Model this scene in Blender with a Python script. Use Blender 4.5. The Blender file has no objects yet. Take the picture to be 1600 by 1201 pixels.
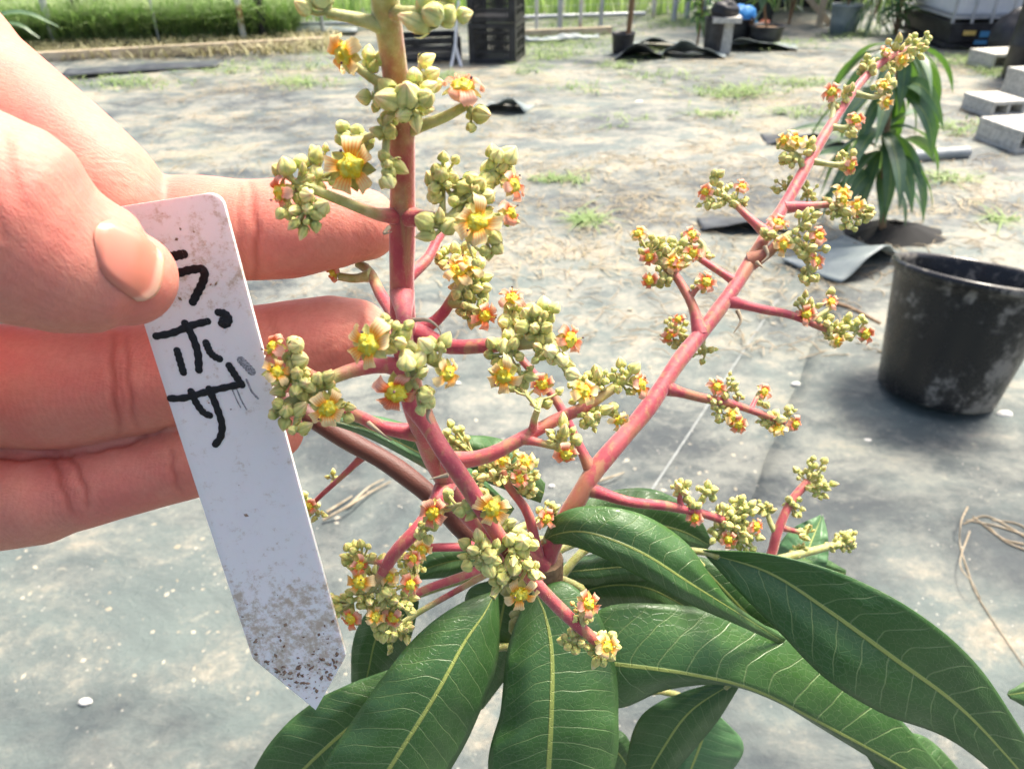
import bpy, bmesh, math, random
from mathutils import Vector, Matrix, Quaternion
random.seed(7)
R = math.radians
sc = bpy.context.scene
col = sc.collection
# ------------------------------------------------------------------ camera
FPX = 1156.0                      # focal length in photo pixels
cam_d = bpy.data.cameras.new('camera'); cam_d.sensor_width = 36; cam_d.lens = 36*FPX/1600
cam_d.clip_start = 0.01; cam_d.clip_end = 400
cam = bpy.data.objects.new('camera', cam_d); col.objects.link(cam)
CH = 0.78
cam.matrix_world = Matrix.Translation((0, 0, CH)) @ Matrix.Rotation(R(90-33), 4, 'X') @ Matrix.Rotation(R(-1.2), 4, 'Z')
cam_d.dof.use_dof = True; cam_d.dof.focus_distance = 0.150; cam_d.dof.aperture_fstop = 36
sc.camera = cam
CM = cam.matrix_world.copy()
CR = CM.to_3x3()
# ------------------------------------------------------------------ light
SUN_EL, SUN_AZ = 60.0, 48.0      # azimuth clockwise from +y (ahead of the camera)
w = bpy.data.worlds.new('World'); sc.world = w; w.use_nodes = True
nt = w.node_tree
bg = nt.nodes['Background']; sky = nt.nodes.new('ShaderNodeTexSky'); sky.sky_type = 'NISHITA'
sky.sun_disc = False; sky.sun_elevation = R(SUN_EL); sky.sun_rotation = R(SUN_AZ)
sky.air_density = .8; sky.dust_density = 6.0
nt.links.new(sky.outputs[0], bg.inputs[0]); bg.inputs[1].default_value = 0.15
sd = bpy.data.lights.new('sun', 'SUN'); sd.energy = 3.6; sd.angle = R(13); sd.color = (1, .93, .80)
so = bpy.data.objects.new('sun', sd); col.objects.link(so)
sv = Vector((math.sin(R(SUN_AZ))*math.cos(R(SUN_EL)), math.cos(R(SUN_AZ))*math.cos(R(SUN_EL)), math.sin(R(SUN_EL))))
so.rotation_euler = sv.to_track_quat('Z', 'Y').to_euler(); so.location = (3, 2, 6)
sc.view_settings.view_transform = 'Standard'; sc.view_settings.look = 'None'
sc.view_settings.exposure = 1.06; sc.view_settings.gamma = 1
sc.cycles.max_bounces = 8; sc.cycles.transparent_max_bounces = 12

# ------------------------------------------------------------------ places
def P(x, y, mm):
    """real point seen at photo pixel x, y, mm millimetres in front of the lens"""
    d = mm/1000.0
    return CM @ Vector(((x-800)/FPX*d, -(y-600.5)/FPX*d, -d))
def G(x, y, z=0.0):
    """point of the ground (height z) seen at photo pixel x, y"""
    v = CR @ Vector(((x-800)/FPX, -(y-600.5)/FPX, -1))
    t = (z-CH)/v.z
    return Vector((0, 0, CH)) + v*t
def lerp(a, b, t): return a+(b-a)*t
def spline(pts, n):
    """n points on a Catmull-Rom curve through pts (tuples), by chord length"""
    pts = [Vector(p) for p in pts]
    if len(pts) == 2: return [pts[0].lerp(pts[1], i/(n-1)) for i in range(n)]
    ds = [0]
    for a, b in zip(pts, pts[1:]): ds.append(ds[-1]+max((b-a).length, 1e-9))
    out = []
    ext = [pts[0]*2-pts[1]]+pts+[pts[-1]*2-pts[-2]]
    for i in range(n):
        s = ds[-1]*i/(n-1); k = 0
        while k < len(pts)-2 and s > ds[k+1]: k += 1
        t = (s-ds[k])/(ds[k+1]-ds[k]); p0, p1, p2, p3 = ext[k:k+4]
        out.append(0.5*((2*p1)+(p2-p0)*t+(2*p0-5*p1+4*p2-p3)*t*t+(3*p1-p0-3*p2+p3)*t**3))
    return out
# ------------------------------------------------------------------ mesh builder
class MB:
    def __init__(s): s.v = []; s.f = []; s.uv = []; s.tone = []
    def add(s, verts, faces, uvs=None, tone=0.0):
        o = len(s.v); s.v += [tuple(p) for p in verts]; s.f += [tuple(i+o for i in f) for f in faces]
        s.uv += list(uvs) if uvs else [(0, 0)]*len(verts)
        s.tone += list(tone) if isinstance(tone, (list, tuple)) else [tone]*len(verts)
    def grid(s, rows, uvs=None, close=False, tone=0.0):
        n, m = len(rows), len(rows[0]); v = [p for r in rows for p in r]; f = []
        for i in range(n-1):
            for j in range(m if close else m-1):
                k = (j+1) % m
                f.append((i*m+j, i*m+k, (i+1)*m+k, (i+1)*m+j))
        s.add(v, f, [q for r in uvs for q in r] if uvs else None, tone)
    def tube(s, pts, rad, seg=10, tone=0.0, cap=True, flat=None):
        """pts: Vectors; rad: number or list; tone: number or list per ring"""
        n = len(pts); rad = rad if isinstance(rad, (list, tuple)) else [rad]*n
        tn = tone if isinstance(tone, (list, tuple)) else [tone]*n
        rings = []; tt = []; q = None; prev = None
        for i, p in enumerate(pts):
            d = (pts[min(i+1, n-1)]-pts[max(i-1, 0)])
            d = d.normalized() if d.length > 1e-12 else Vector((0, 0, 1))
            if q is None:
                q = d.orthogonal().normalized()
            else:
                q = q-d*q.dot(d)
                q = q.normalized() if q.length > 1e-9 else d.orthogonal().normalized()
            b = d.cross(q)
            rings.append([p+(q*math.cos(2*math.pi*k/seg)+b*math.sin(2*math.pi*k/seg))*rad[i] for k in range(seg)])
            tt += [tn[i]]*seg
        s.grid(rings, [[(k/seg, i/(n-1)) for k in range(seg)] for i in range(n)], True, tt)
        if cap:
            for e, ring, t in ((0, rings[0], tn[0]), (1, rings[-1], tn[-1])):
                c = sum(ring, Vector())/seg
                dd = (pts[-1]-pts[-2]).normalized() if e else (pts[0]-pts[1]).normalized()
                c = c+dd*rad[-1 if e else 0]*0.5
                f = [(k, (k+1) % seg, seg) for k in range(seg)]
                if not e: f = [(b_, a_, c_) for a_, b_, c_ in f]
                s.add(ring+[c], f, None, t)
    def box(s, c, sx, sy, sz, rz=0, tone=0.0, bev=0):
        m = Matrix.Translation(c) @ Matrix.Rotation(rz, 4, 'Z')
        v = [m @ Vector((x*sx/2, y*sy/2, z*sz/2)) for x in (-1, 1) for y in (-1, 1) for z in (-1, 1)]
        s.add(v, [(0, 1, 3, 2), (4, 6, 7, 5), (0, 4, 5, 1), (2, 3, 7, 6), (0, 2, 6, 4), (1, 5, 7, 3)], None, tone)
    def bar(s, a, b, wx, wz, tone=0.0):
        """rectangular bar from a to b"""
        a, b = Vector(a), Vector(b); d = (b-a).normalized(); x = d.cross(Vector((0, 0, 1)))
        x = x.normalized() if x.length > 1e-6 else Vector((1, 0, 0)); z = x.cross(d)
        v = []
        for p in (a, b):
            v += [p+x*wx/2+z*wz/2, p-x*wx/2+z*wz/2, p-x*wx/2-z*wz/2, p+x*wx/2-z*wz/2]
        s.add(v, [(0, 1, 2, 3), (7, 6, 5, 4), (0, 4, 5, 1), (1, 5, 6, 2), (2, 6, 7, 3), (3, 7, 4, 0)], None, tone)
    def mesh(s, name, m, smooth=True):
        me = bpy.data.meshes.new(name); me.from_pydata(s.v, [], s.f)
        ul = me.uv_layers.new(name='UVMap')
        li = [0]*len(me.loops); me.loops.foreach_get('vertex_index', li)
        ul.data.foreach_set('uv', [c for i in li for c in s.uv[i]])
        at = me.attributes.new('tone', 'FLOAT', 'POINT'); at.data.foreach_set('value', s.tone)
        if m: me.materials.append(m)
        if smooth: me.polygons.foreach_set('use_smooth', [True]*len(me.polygons))
        me.update(); return me
    def build(s, name, m, parent=None, smooth=True):
        return link(bpy.data.objects.new(name, s.mesh(name, m, smooth)), parent)
def link(o, parent=None):
    col.objects.link(o)
    if parent:
        o.parent = parent
        o.matrix_parent_inverse = Matrix.Identity(4)
        if parent.location.length > 0 and o.type == 'MESH' and not o.get('_rel'):
            o.matrix_parent_inverse = Matrix.Translation(-parent.location)
    return o
def tag(o, label=None, cat=None, group=None, kind=None):
    if label: o['label'] = label
    if cat: o['category'] = cat
    if group: o['group'] = group
    if kind: o['kind'] = kind
    return o
def thing(name, loc, label, cat, group=None):
    o = bpy.data.objects.new(name, None); o.location = loc; o.empty_display_size = .05; col.objects.link(o)
    return tag(o, label, cat, group)
# ------------------------------------------------------------------ materials
def newmat(name):
    m = bpy.data.materials.new(name); m.use_nodes = True; t = m.node_tree
    return m, t, t.nodes['Principled BSDF']
def N(t, typ, **kw):
    n = t.nodes.new('ShaderNode'+typ)
    for k, v in kw.items():
        if k.startswith('i_'): n.inputs[k[2:].replace('_', ' ')].default_value = v
        else: setattr(n, k, v)
    return n
def L(t, a, b): t.links.new(a, b)
def mathn(t, op, a, b=None, clamp=False, c=None):
    n = t.nodes.new('ShaderNodeMath'); n.operation = op; n.use_clamp = clamp
    for i, v in enumerate((a, b, c)):
        if v is None: continue
        if hasattr(v, 'links'): L(t, v, n.inputs[i])
        else: n.inputs[i].default_value = v
    return n.outputs[0]
def mix(t, fac, a, b, typ='MIX'):
    n = t.nodes.new('ShaderNodeMix'); n.data_type = 'RGBA'; n.blend_type = typ
    for s_, v in ((n.inputs[0], fac), (n.inputs[6], a), (n.inputs[7], b)):
        if hasattr(v, 'links'): L(t, v, s_)
        else: s_.default_value = v if isinstance(v, float) else (*v, 1)
    return n.outputs[2]
def noise(t, scale, detail=4, rough=.55, vec=None, dist=0):
    n = N(t, 'TexNoise'); n.inputs['Scale'].default_value = scale; n.inputs['Detail'].default_value = detail
    n.inputs['Roughness'].default_value = rough; n.inputs['Distortion'].default_value = dist
    if vec is not None: L(t, vec, n.inputs['Vector'])
    return n.outputs['Fac']
def ramp(t, fac, stops):
    n = N(t, 'ValToRGB'); cr = n.color_ramp
    while len(cr.elements) < len(stops): cr.elements.new(.5)
    for e, (p, c) in zip(cr.elements, stops):
        e.position = p; e.color = (*c, 1) if isinstance(c, tuple) else (c, c, c, 1)
    L(t, fac, n.inputs[0]); return n.outputs[0]
def mrange(t, v, a, b, c=0., d=1.):
    n = N(t, 'MapRange'); n.interpolation_type = 'SMOOTHSTEP'
    L(t, v, n.inputs[0])
    for i, q in enumerate((a, b, c, d)): n.inputs[i+1].default_value = q
    return n.outputs[0]
def bump(t, bs, h, strength=.3, dist=.001):
    n = N(t, 'Bump'); n.inputs['Strength'].default_value = strength; n.inputs['Distance'].default_value = dist
    L(t, h, n.inputs['Height']); L(t, n.outputs[0], bs.inputs['Normal']); return n
def objc(t): return N(t, 'TexCoord').outputs['Object']
def geo(t): return N(t, 'NewGeometry').outputs['Position']
def simple(name, c1, c2=None, scale=40, rough=.6, bmp=.2, bd=.002, metal=0, spec=.5, lo=.35, hi=.65, sheen=0, transl=None):
    m, t, b = newmat(name)
    f = noise(t, scale, 5, .6, geo(t))
    c = mix(t, mrange(t, f, lo, hi), c1, c2 or c1)
    L(t, c, b.inputs['Base Color']); b.inputs['Roughness'].default_value = rough
    b.inputs['Metallic'].default_value = metal; b.inputs['Specular IOR Level'].default_value = spec
    b.inputs['Sheen Weight'].default_value = sheen
    if bmp: bump(t, b, f, bmp, bd)
    if transl:
        tr = N(t, 'BsdfTranslucent'); tr.inputs[0].default_value = (*transl[1], 1)
        mx = N(t, 'MixShader'); mx.inputs[0].default_value = transl[0]
        L(t, b.outputs[0], mx.inputs[1]); L(t, tr.outputs[0], mx.inputs[2])
        L(t, mx.outputs[0], t.nodes['Material Output'].inputs[0])
    return m
def mat_ground():
    m, t, b = newmat('weed_fabric'); p = geo(t)
    st = N(t, 'Mapping'); L(t, p, st.inputs[0]); st.inputs['Rotation'].default_value = (0, 0, R(-24)); st.inputs['Scale'].default_value = (1.0, 1.5, 1)
    big = noise(t, 1.3, 8, .68, st.outputs[0], .5); mid = noise(t, 5, 9, .74, st.outputs[0], .3); fine = noise(t, 70, 6, .8, p); tint = noise(t, 2.3, 4, .6, p)
    fab = mix(t, mrange(t, big, .38, .62), (.036, .047, .052), (.125, .158, .145))
    sep = N(t, 'SeparateXYZ'); L(t, p, sep.inputs[0])
    film = mathn(t, 'MULTIPLY', mrange(t, mathn(t, 'ADD', mid, mathn(t, 'MULTIPLY', mathn(t, 'SUBTRACT', fine, .5), .3)), .40, .64), mrange(t, sep.outputs[1], .45, 1.3, .30, .85))
    fab = mix(t, film, fab, (.25, .258, .22))
    far = mrange(t, sep.outputs[1], .7, 2.6, -.025, .012)
    v = mathn(t, 'ADD', mathn(t, 'ADD', mathn(t, 'MULTIPLY', big, .5), mathn(t, 'MULTIPLY', mid, .5)), far)
    v = mathn(t, 'ADD', v, mathn(t, 'MULTIPLY', mathn(t, 'SUBTRACT', fine, .5), .16))
    sand = mix(t, mrange(t, fine, .3, .7), (.215, .178, .115), (.43, .375, .28))
    sand = mix(t, mrange(t, tint, .50, .66, 0., .45), sand, (.20, .22, .10))
    c = mix(t, mrange(t, v, .49, .62, 0., .88), fab, sand)
    c = mix(t, mrange(t, noise(t, 30, 7, .8, p), .58, .74, 0., .7), c, (.42, .39, .30))
    c = mix(t, mrange(t, noise(t, 14, 8, .8, p), .60, .70, 0., .6), c, (.085, .085, .075))
    spk = N(t, 'TexVoronoi'); spk.inputs['Scale'].default_value = 75; L(t, p, spk.inputs['Vector'])
    c = mix(t, mathn(t, 'MULTIPLY', mrange(t, spk.outputs['Distance'], .13, .07), mrange(t, noise(t, 9, 3, .5, p), .46, .6)), c, (.42, .40, .34))
    wv = N(t, 'TexWave'); wv.inputs['Scale'].default_value = 150; wv.inputs['Distortion'].default_value = .4
    mp = N(t, 'Mapping'); L(t, p, mp.inputs[0]); mp.inputs['Rotation'].default_value = (0, 0, R(24)); L(t, mp.outputs[0], wv.inputs[0])
    c = mix(t, .12, c, wv.outputs['Color'], 'OVERLAY')
    L(t, c, b.inputs['Base Color']); b.inputs['Roughness'].default_value = .5
    h = mathn(t, 'ADD', mathn(t, 'MULTIPLY', mid, 1.), mathn(t, 'MULTIPLY', fine, .3)); h = mathn(t, 'ADD', h, mathn(t, 'MULTIPLY', wv.outputs['Fac'], .03))
    bump(t, b, h, .55, .02)
    return m
def mat_stem():
    m, t, b = newmat('flower_stalk_skin'); p = geo(t)
    a = N(t, 'Attribute', attribute_name='tone').outputs['Fac']
    n1 = noise(t, 500, 5, .6, p); n2 = noise(t, 90, 4, .6, p)
    red = mix(t, mrange(t, n2, .35, .7), (.40, .050, .075), (.56, .12, .125))
    red = mix(t, mrange(t, n1, .50, .74, 0., .45), red, (.58, .27, .17))
    mp = N(t, 'Mapping'); L(t, p, mp.inputs[0]); mp.inputs['Scale'].default_value = (1, 1, .12)
    red = mix(t, mrange(t, noise(t, 420, 4, .6, mp.outputs[0]), .51, .66, 0., .62), red, (.44, .27, .12))
    red = mix(t, mrange(t, noise(t, 75, 3, .6, p, .6), .52, .68, 0., .6), red, (.36, .20, .08))
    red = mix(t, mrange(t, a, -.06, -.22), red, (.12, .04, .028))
    grn = mix(t, mrange(t, n1, .35, .65), (.36, .37, .10), (.50, .50, .21))
    f = mrange(t, mathn(t, 'ADD', a, mathn(t, 'MULTIPLY', mathn(t, 'SUBTRACT', n2, .5), .9)), .3, .7)
    L(t, mix(t, f, red, grn), b.inputs['Base Color']); b.inputs['Roughness'].default_value = .5
    b.inputs['Subsurface Weight'].default_value = .25; b.inputs['Subsurface Scale'].default_value = .0012
    b.inputs['Sheen Weight'].default_value = .55; b.inputs['Sheen Roughness'].default_value = .35
    bump(t, b, noise(t, 2200, 3, .7, p), .5, .0003); return m
def mat_bud(name, g1, g2, tip):
    m, t, b = newmat(name); p = geo(t)
    oi = N(t, 'ObjectInfo').outputs['Random']
    uv = N(t, 'TexCoord').outputs['UV']; s = N(t, 'SeparateXYZ'); L(t, uv, s.inputs[0])
    n1 = noise(t, 260, 3, .6, p)
    c = mix(t, mrange(t, mathn(t, 'ADD', n1, mathn(t, 'MULTIPLY', mathn(t, 'SUBTRACT', oi, .5), .35)), .3, .7), g1, g2)
    c = mix(t, mrange(t, s.outputs[1], .7, 1., 0., .75), c, tip)
    gr = mathn(t, 'ABSOLUTE', mathn(t, 'COSINE', mathn(t, 'MULTIPLY', s.outputs[0], 15.708)))
    c = mix(t, mrange(t, gr, .30, .05, 0., .55), c, (.36, .41, .10))
    c = mix(t, mrange(t, noise(t, 700, 4, .7, p), .60, .76, 0., .35), c, (.52, .30, .15))
    L(t, c, b.inputs['Base Color']); b.inputs['Roughness'].default_value = .6
    b.inputs['Subsurface Weight'].default_value = .35; b.inputs['Subsurface Scale'].default_value = .001
    b.inputs['Sheen Weight'].default_value = .2
    bump(t, b, noise(t, 2600, 3, .7, p), .6, .0002); return m
def mat_petal(name, base, midc, tip, stripe):
    m, t, b = newmat(name)
    uv = N(t, 'TexCoord').outputs['UV']; s = N(t, 'SeparateXYZ'); L(t, uv, s.inputs[0])
    u, v = s.outputs[0], s.outputs[1]
    c = ramp(t, v, [(0, base), (.34, midc), (.62, tip), (1, tip)])
    st = mathn(t, 'SINE', mathn(t, 'MULTIPLY', u, 31.4))
    f = mathn(t, 'MULTIPLY', mrange(t, st, .1, .8), mrange(t, v, .88, .25))
    c = mix(t, mathn(t, 'MULTIPLY', f, .85), c, stripe)
    L(t, c, b.inputs['Base Color']); b.inputs['Roughness'].default_value = .5
    tr = N(t, 'BsdfTranslucent'); L(t, c, tr.inputs[0]); mx = N(t, 'MixShader'); mx.inputs[0].default_value = .35
    L(t, b.outputs[0], mx.inputs[1]); L(t, tr.outputs[0], mx.inputs[2]); L(t, mx.outputs[0], t.nodes['Material Output'].inputs[0])
    return m
def mat_leaf(name, dark, light, vein, nv=15, transl=.14, rough=.36, netw=.16):
    m, t, b = newmat(name); p = geo(t)
    uv = N(t, 'TexCoord').outputs['UV']; s = N(t, 'SeparateXYZ'); L(t, uv, s.inputs[0])
    u, v = s.outputs[0], s.outputs[1]
    sg = mathn(t, 'SUBTRACT', mathn(t, 'MULTIPLY', v, 2.), 1.); a = mathn(t, 'ABSOLUTE', sg)
    side = mathn(t, 'GREATER_THAN', sg, 0.)
    jit = mathn(t, 'MULTIPLY', mathn(t, 'SUBTRACT', noise(t, 2.4, 2, .4, uv), .5), 1.3)
    ph = mathn(t, 'SUBTRACT', mathn(t, 'MULTIPLY', u, float(nv)), mathn(t, 'MULTIPLY', mathn(t, 'POWER', a, 1.5), 1.5))
    ph = mathn(t, 'ADD', mathn(t, 'ADD', ph, jit), mathn(t, 'MULTIPLY', side, .45))
    fr = mathn(t, 'ABSOLUTE', mathn(t, 'SUBTRACT', mathn(t, 'FRACT', ph), .5))
    lat = mathn(t, 'MULTIPLY', mrange(t, fr, .040, .010), mrange(t, a, 1.0, .75))
    midr = mrange(t, a, .05, .028)
    mp = N(t, 'Mapping'); L(t, uv, mp.inputs[0]); mp.inputs['Scale'].default_value = (34, 13, 1)
    vo = N(t, 'TexVoronoi', feature='DISTANCE_TO_EDGE'); vo.inputs['Scale'].default_value = 1.6; L(t, mp.outputs[0], vo.inputs['Vector'])
    net = mrange(t, vo.outputs['Distance'], .07, .0)
    c = mix(t, mrange(t, noise(t, 22, 4, .6, p), .3, .7), dark, light)
    c = mix(t, mathn(t, 'MULTIPLY', net, netw), c, vein)
    c = mix(t, mathn(t, 'MULTIPLY', lat, .6), c, vein)
    c = mix(t, midr, c, (.40, .47, .11))
    dust = mrange(t, noise(t, 1400, 2, .5, p), .72, .78, 0., .35)
    c = mix(t, dust, c, (.5, .5, .42))
    L(t, c, b.inputs['Base Color']); b.inputs['Specular IOR Level'].default_value = .75
    L(t, mrange(t, noise(t, 150, 4, .6, p), .3, .7, rough-.06, rough+.1), b.inputs['Roughness'])
    h = mathn(t, 'SUBTRACT', mathn(t, 'MULTIPLY', midr, .9), mathn(t, 'ADD', mathn(t, 'MULTIPLY', net, .14), mathn(t, 'MULTIPLY', lat, .5)))
    h = mathn(t, 'SUBTRACT', h, mathn(t, 'MULTIPLY', mathn(t, 'ABSOLUTE', mathn(t, 'SUBTRACT', fr, 0.)), -.25))
    bump(t, b, h, .55, .0006)
    tr = N(t, 'BsdfTranslucent'); tr.inputs[0].default_value = (.16, .36, .03, 1); mx = N(t, 'MixShader'); mx.inputs[0].default_value = transl
    L(t, b.outputs[0], mx.inputs[1]); L(t, tr.outputs[0], mx.inputs[2]); L(t, mx.outputs[0], t.nodes['Material Output'].inputs[0])
    return m
def mat_skin():
    m, t, b = newmat('skin'); p = geo(t)
    n1 = noise(t, 55, 4, .55, p); n2 = noise(t, 160, 4, .6, p)
    c = mix(t, mrange(t, n1, .35, .68), (.66, .28, .205), (.68, .215, .17))
    c = mix(t, mrange(t, n2, .45, .75, 0., .35), c, (.76, .36, .25))
    cr = N(t, 'Attribute', attribute_name='crease_gap').outputs['Fac']
    c = mix(t, mathn(t, 'MULTIPLY', cr, .7), c, (.42, .09, .06))  # darker red in skin creases, and the painted dark gap between two fingers
    fl = noise(t, 900, 5, .7, p)
    c = mix(t, mrange(t, fl, .35, .7, 0., .30), c, (.52, .17, .12))
    L(t, c, b.inputs['Base Color']); b.inputs['Roughness'].default_value = .52
    b.inputs['Subsurface Weight'].default_value = .42; b.inputs['Subsurface Radius'].default_value = (1, .28, .16); b.inputs['Subsurface Scale'].default_value = .0038
    b.inputs['Specular IOR Level'].default_value = .28
    mp = N(t, 'Mapping'); L(t, p, mp.inputs[0]); mp.inputs['Rotation'].default_value = (.5, .2, .35); mp.inputs['Scale'].default_value = (1, 4.5, 1)
    lines = noise(t, 520, 4, .6, mp.outputs[0], .5)
    vo = N(t, 'TexVoronoi', feature='DISTANCE_TO_EDGE'); vo.inputs['Scale'].default_value = 1500; L(t, p, vo.inputs['Vector'])
    h = mathn(t, 'ADD', mathn(t, 'MULTIPLY', lines, .8), mathn(t, 'MULTIPLY', vo.outputs['Distance'], .35))
    wv = N(t, 'TexWave'); wv.inputs['Scale'].default_value = 330; wv.inputs['Distortion'].default_value = 9; wv.inputs['Detail'].default_value = 1; wv.inputs['Detail Scale'].default_value = .25; L(t, mp.outputs[0], wv.inputs[0])
    h = mathn(t, 'ADD', h, mathn(t, 'MULTIPLY', wv.outputs['Fac'], .16))
    bump(t, b, h, .42, .0004); return m
def mat_tag():
    m, t, b = newmat('white_plastic_tag')
    uv = N(t, 'TexCoord').outputs['UV']; s = N(t, 'SeparateXYZ'); L(t, uv, s.inputs[0])
    sc_ = N(t, 'Mapping'); L(t, uv, sc_.inputs[0]); sc_.inputs['Scale'].default_value = (1, 5.4, 1)
    q = sc_.outputs[0]
    v = s.outputs[1]
    # dirt: a band near the foot, specks all over, pale film
    band = ramp(t, v, [(0, .05), (.12, .17), (.25, .17), (.36, .06), (.6, .045), (.8, .045), (.86, .12), (.95, .11), (1, .06)])
    bw = N(t, 'RGBToBW'); L(t, band, bw.inputs[0]); band = bw.outputs[0]
    n1 = noise(t, 9, 9, .82, q); n2 = noise(t, 26, 6, .75, q); n3 = noise(t, 5, 6, .7, q)
    sp = mathn(t, 'ADD', mathn(t, 'ADD', mathn(t, 'MULTIPLY', n2, .62), mathn(t, 'MULTIPLY', n1, .38)), band)
    film = mathn(t, 'ADD', mathn(t, 'ADD', mathn(t, 'MULTIPLY', n1, .6), mathn(t, 'MULTIPLY', n3, .4)), mathn(t, 'MULTIPLY', band, .8))
    c = mix(t, mrange(t, n3, .4, .7, 0., .25), (.86, .86, .84), (.80, .79, .75))
    c = mix(t, mrange(t, film, .575, .70, 0., .85), c, (.50, .39, .27))
    c = mix(t, mrange(t, sp, .745, .785, 0., .75), c, (.26, .17, .11))
    L(t, c, b.inputs['Base Color'])
    b.inputs['Roughness'].default_value = .42; b.inputs['Subsurface Weight'].default_value = .2; b.inputs['Subsurface Scale'].default_value = .001
    bump(t, b, sp, .2, .0003); return m
def mat_pot():
    m, t, b = newmat('black_pot_plastic'); p = objc(t)
    n1 = noise(t, 9, 7, .72, p, .6); n2 = noise(t, 42, 6, .7, p); n3 = noise(t, 3, 3, .5, p)
    f = mathn(t, 'ADD', mathn(t, 'MULTIPLY', n1, .6), mathn(t, 'MULTIPLY', n2, .4)); f = mathn(t, 'ADD', f, mathn(t, 'MULTIPLY', mathn(t, 'SUBTRACT', n3, .5), .3))
    c = mix(t, mrange(t, f, .52, .62, 0., .85), (.008, .008, .009), (.27, .25, .21))
    c = mix(t, mrange(t, n3, .35, .7, 0., .05), c, (.16, .16, .155))
    L(t, c, b.inputs['Base Color']); L(t, mrange(t, f, .48, .65, .27, .75), b.inputs['Roughness'])
    bump(t, b, f, .2, .002); return m

M = {}
M['ground'] = mat_ground(); M['stem'] = mat_stem(); M['skin'] = mat_skin(); M['tag'] = mat_tag(); M['pot'] = mat_pot()
M['bud'] = mat_bud('flower_bud', (.56, .55, .15), (.86, .82, .33), (.90, .70, .36))
M['petal_a'] = mat_petal('cream_petal', (.90, .55, .02), (.95, .50, .06), (.90, .74, .40), (.88, .22, .01))
M['petal_b'] = mat_petal('pink_petal', (.90, .45, .03), (.90, .24, .06), (.88, .50, .36), (.66, .07, .04))
M['disc'] = simple('yellow_disc', (.90, .66, .01), (.78, .76, .10), 1300, .35, .9, .0008, lo=.4, hi=.6)
M['anther'] = simple('dark_anther', (.05, .02, .03), (.12, .03, .05), 900, .5)
M['leaf'] = mat_leaf('mango_leaf', (.040, .118, .026), (.072, .172, .042), (.27, .37, .14), 16, .20, .36)
M['leaf_pale'] = mat_leaf('young_mango_leaf', (.06, .17, .06), (.10, .24, .09), (.30, .42, .18))
M['leaf_far'] = mat_leaf('far_mango_leaf', (.05, .11, .06), (.11, .19, .11), (.2, .3, .14), 10, .2, .38, .1)
M['bark'] = simple('brown_bark', (.16, .09, .045), (.30, .19, .10), 300, .8, .6, .001)
M['ink'] = simple('marker_ink', (.006, .006, .008), (.02, .02, .022), 3000, .35, .3, .0002, lo=.5, hi=.75)
M['ink_faint'] = simple('faded_marker_ink', (.10, .10, .11), (.42, .43, .46), 4000, .5, .2, .0001, lo=.35, hi=.6)
M['nail'] = None
m_, t_, b_ = newmat('fingernail')
uvn = N(t_, 'TexCoord').outputs['UV']; sn = N(t_, 'SeparateXYZ'); L(t_, uvn, sn.inputs[0])
cn = ramp(t_, sn.outputs[1], [(0, (.68, .28, .19)), (.15, (.70, .24, .165)), (.86, (.69, .22, .15)), (.91, (.76, .38, .27)), (.955, (.76, .42, .29)), (1, (.74, .40, .27))])
L(t_, cn, b_.inputs['Base Color']); b_.inputs['Roughness'].default_value = .3; b_.inputs['Subsurface Weight'].default_value = .4; b_.inputs['Subsurface Scale'].default_value = .002
M['nail'] = m_
M['grass'] = simple('green_grass', (.22, .38, .12), (.66, .70, .42), 2.2, .7, 0, transl=(.4, (.4, .6, .15)))
M['dry_grass'] = simple('dry_grass_blades', (.34, .33, .17), (.55, .49, .30), 6, .8, 0, transl=(.2, (.4, .35, .15)))
M['weed'] = simple('weed_leaves', (.20, .30, .10), (.34, .42, .18), 12, .7, 0, transl=(.25, (.2, .4, .08)))
M['steel'] = simple('galvanised_pipe', (.42, .44, .46), (.55, .56, .57), 25, .45, .1, metal=.5)
M['rust'] = simple('rusty_white_pipe', (.62, .60, .56), (.45, .26, .13), 7, .6, .2, lo=.5, hi=.62)
M['timber'] = simple('weathered_timber', (.46, .36, .24), (.60, .50, .36), 14, .85, .3)
M['black'] = simple('black_plastic', (.012, .012, .014), (.035, .035, .038), 18, .45, .1)
M['blacksheet'] = simple('black_sheet', (.03, .035, .04), (.07, .08, .085), 10, .5, .3, .01)
M['greysheet'] = simple('grey_fabric_flap', (.15, .19, .20), (.28, .32, .31), 8, .5, .4, .01)
M['concrete'] = simple('concrete', (.42, .41, .36), (.60, .58, .52), 60, .9, .5, .003)
M['white'] = simple('white_plastic', (.70, .72, .74), (.80, .81, .82), 8, .4, .1)
M['blue'] = simple('blue_film', (.02, .22, .68), (.08, .40, .85), 20, .4, .5, .01)
M['teal'] = simple('teal_sticker', (.08, .50, .46), (.12, .58, .52), 8, .5, 0)
M['bluelab'] = simple('blue_sticker', (.06, .24, .45), (.10, .32, .52), 8, .5, 0)
M['yellowlab'] = simple('yellow_sticker', (.65, .45, .10), (.7, .5, .15), 8, .5, 0)
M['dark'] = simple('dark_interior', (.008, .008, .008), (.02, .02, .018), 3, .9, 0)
M['twig'] = simple('dry_twig', (.28, .22, .14), (.45, .38, .27), 60, .9, .3)
M['stone'] = simple('pale_stone', (.60, .58, .52), (.75, .73, .66), 60, .8, .4)
M['hair'] = simple('pale_hairs', (.80, .66, .50), (.9, .8, .65), 30, .6, 0, transl=(.5, (.9, .75, .55)))
M['straw'] = simple('straw_blades', (.24, .20, .12), (.42, .36, .24), 8, .85, 0)
M['crumb'] = simple('sand_crumb', (.28, .25, .18), (.45, .41, .33), 30, .9, .2)
M['orange'] = simple('orange_plastic', (.7, .18, .06), (.75, .25, .1), 10, .5, 0)
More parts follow.
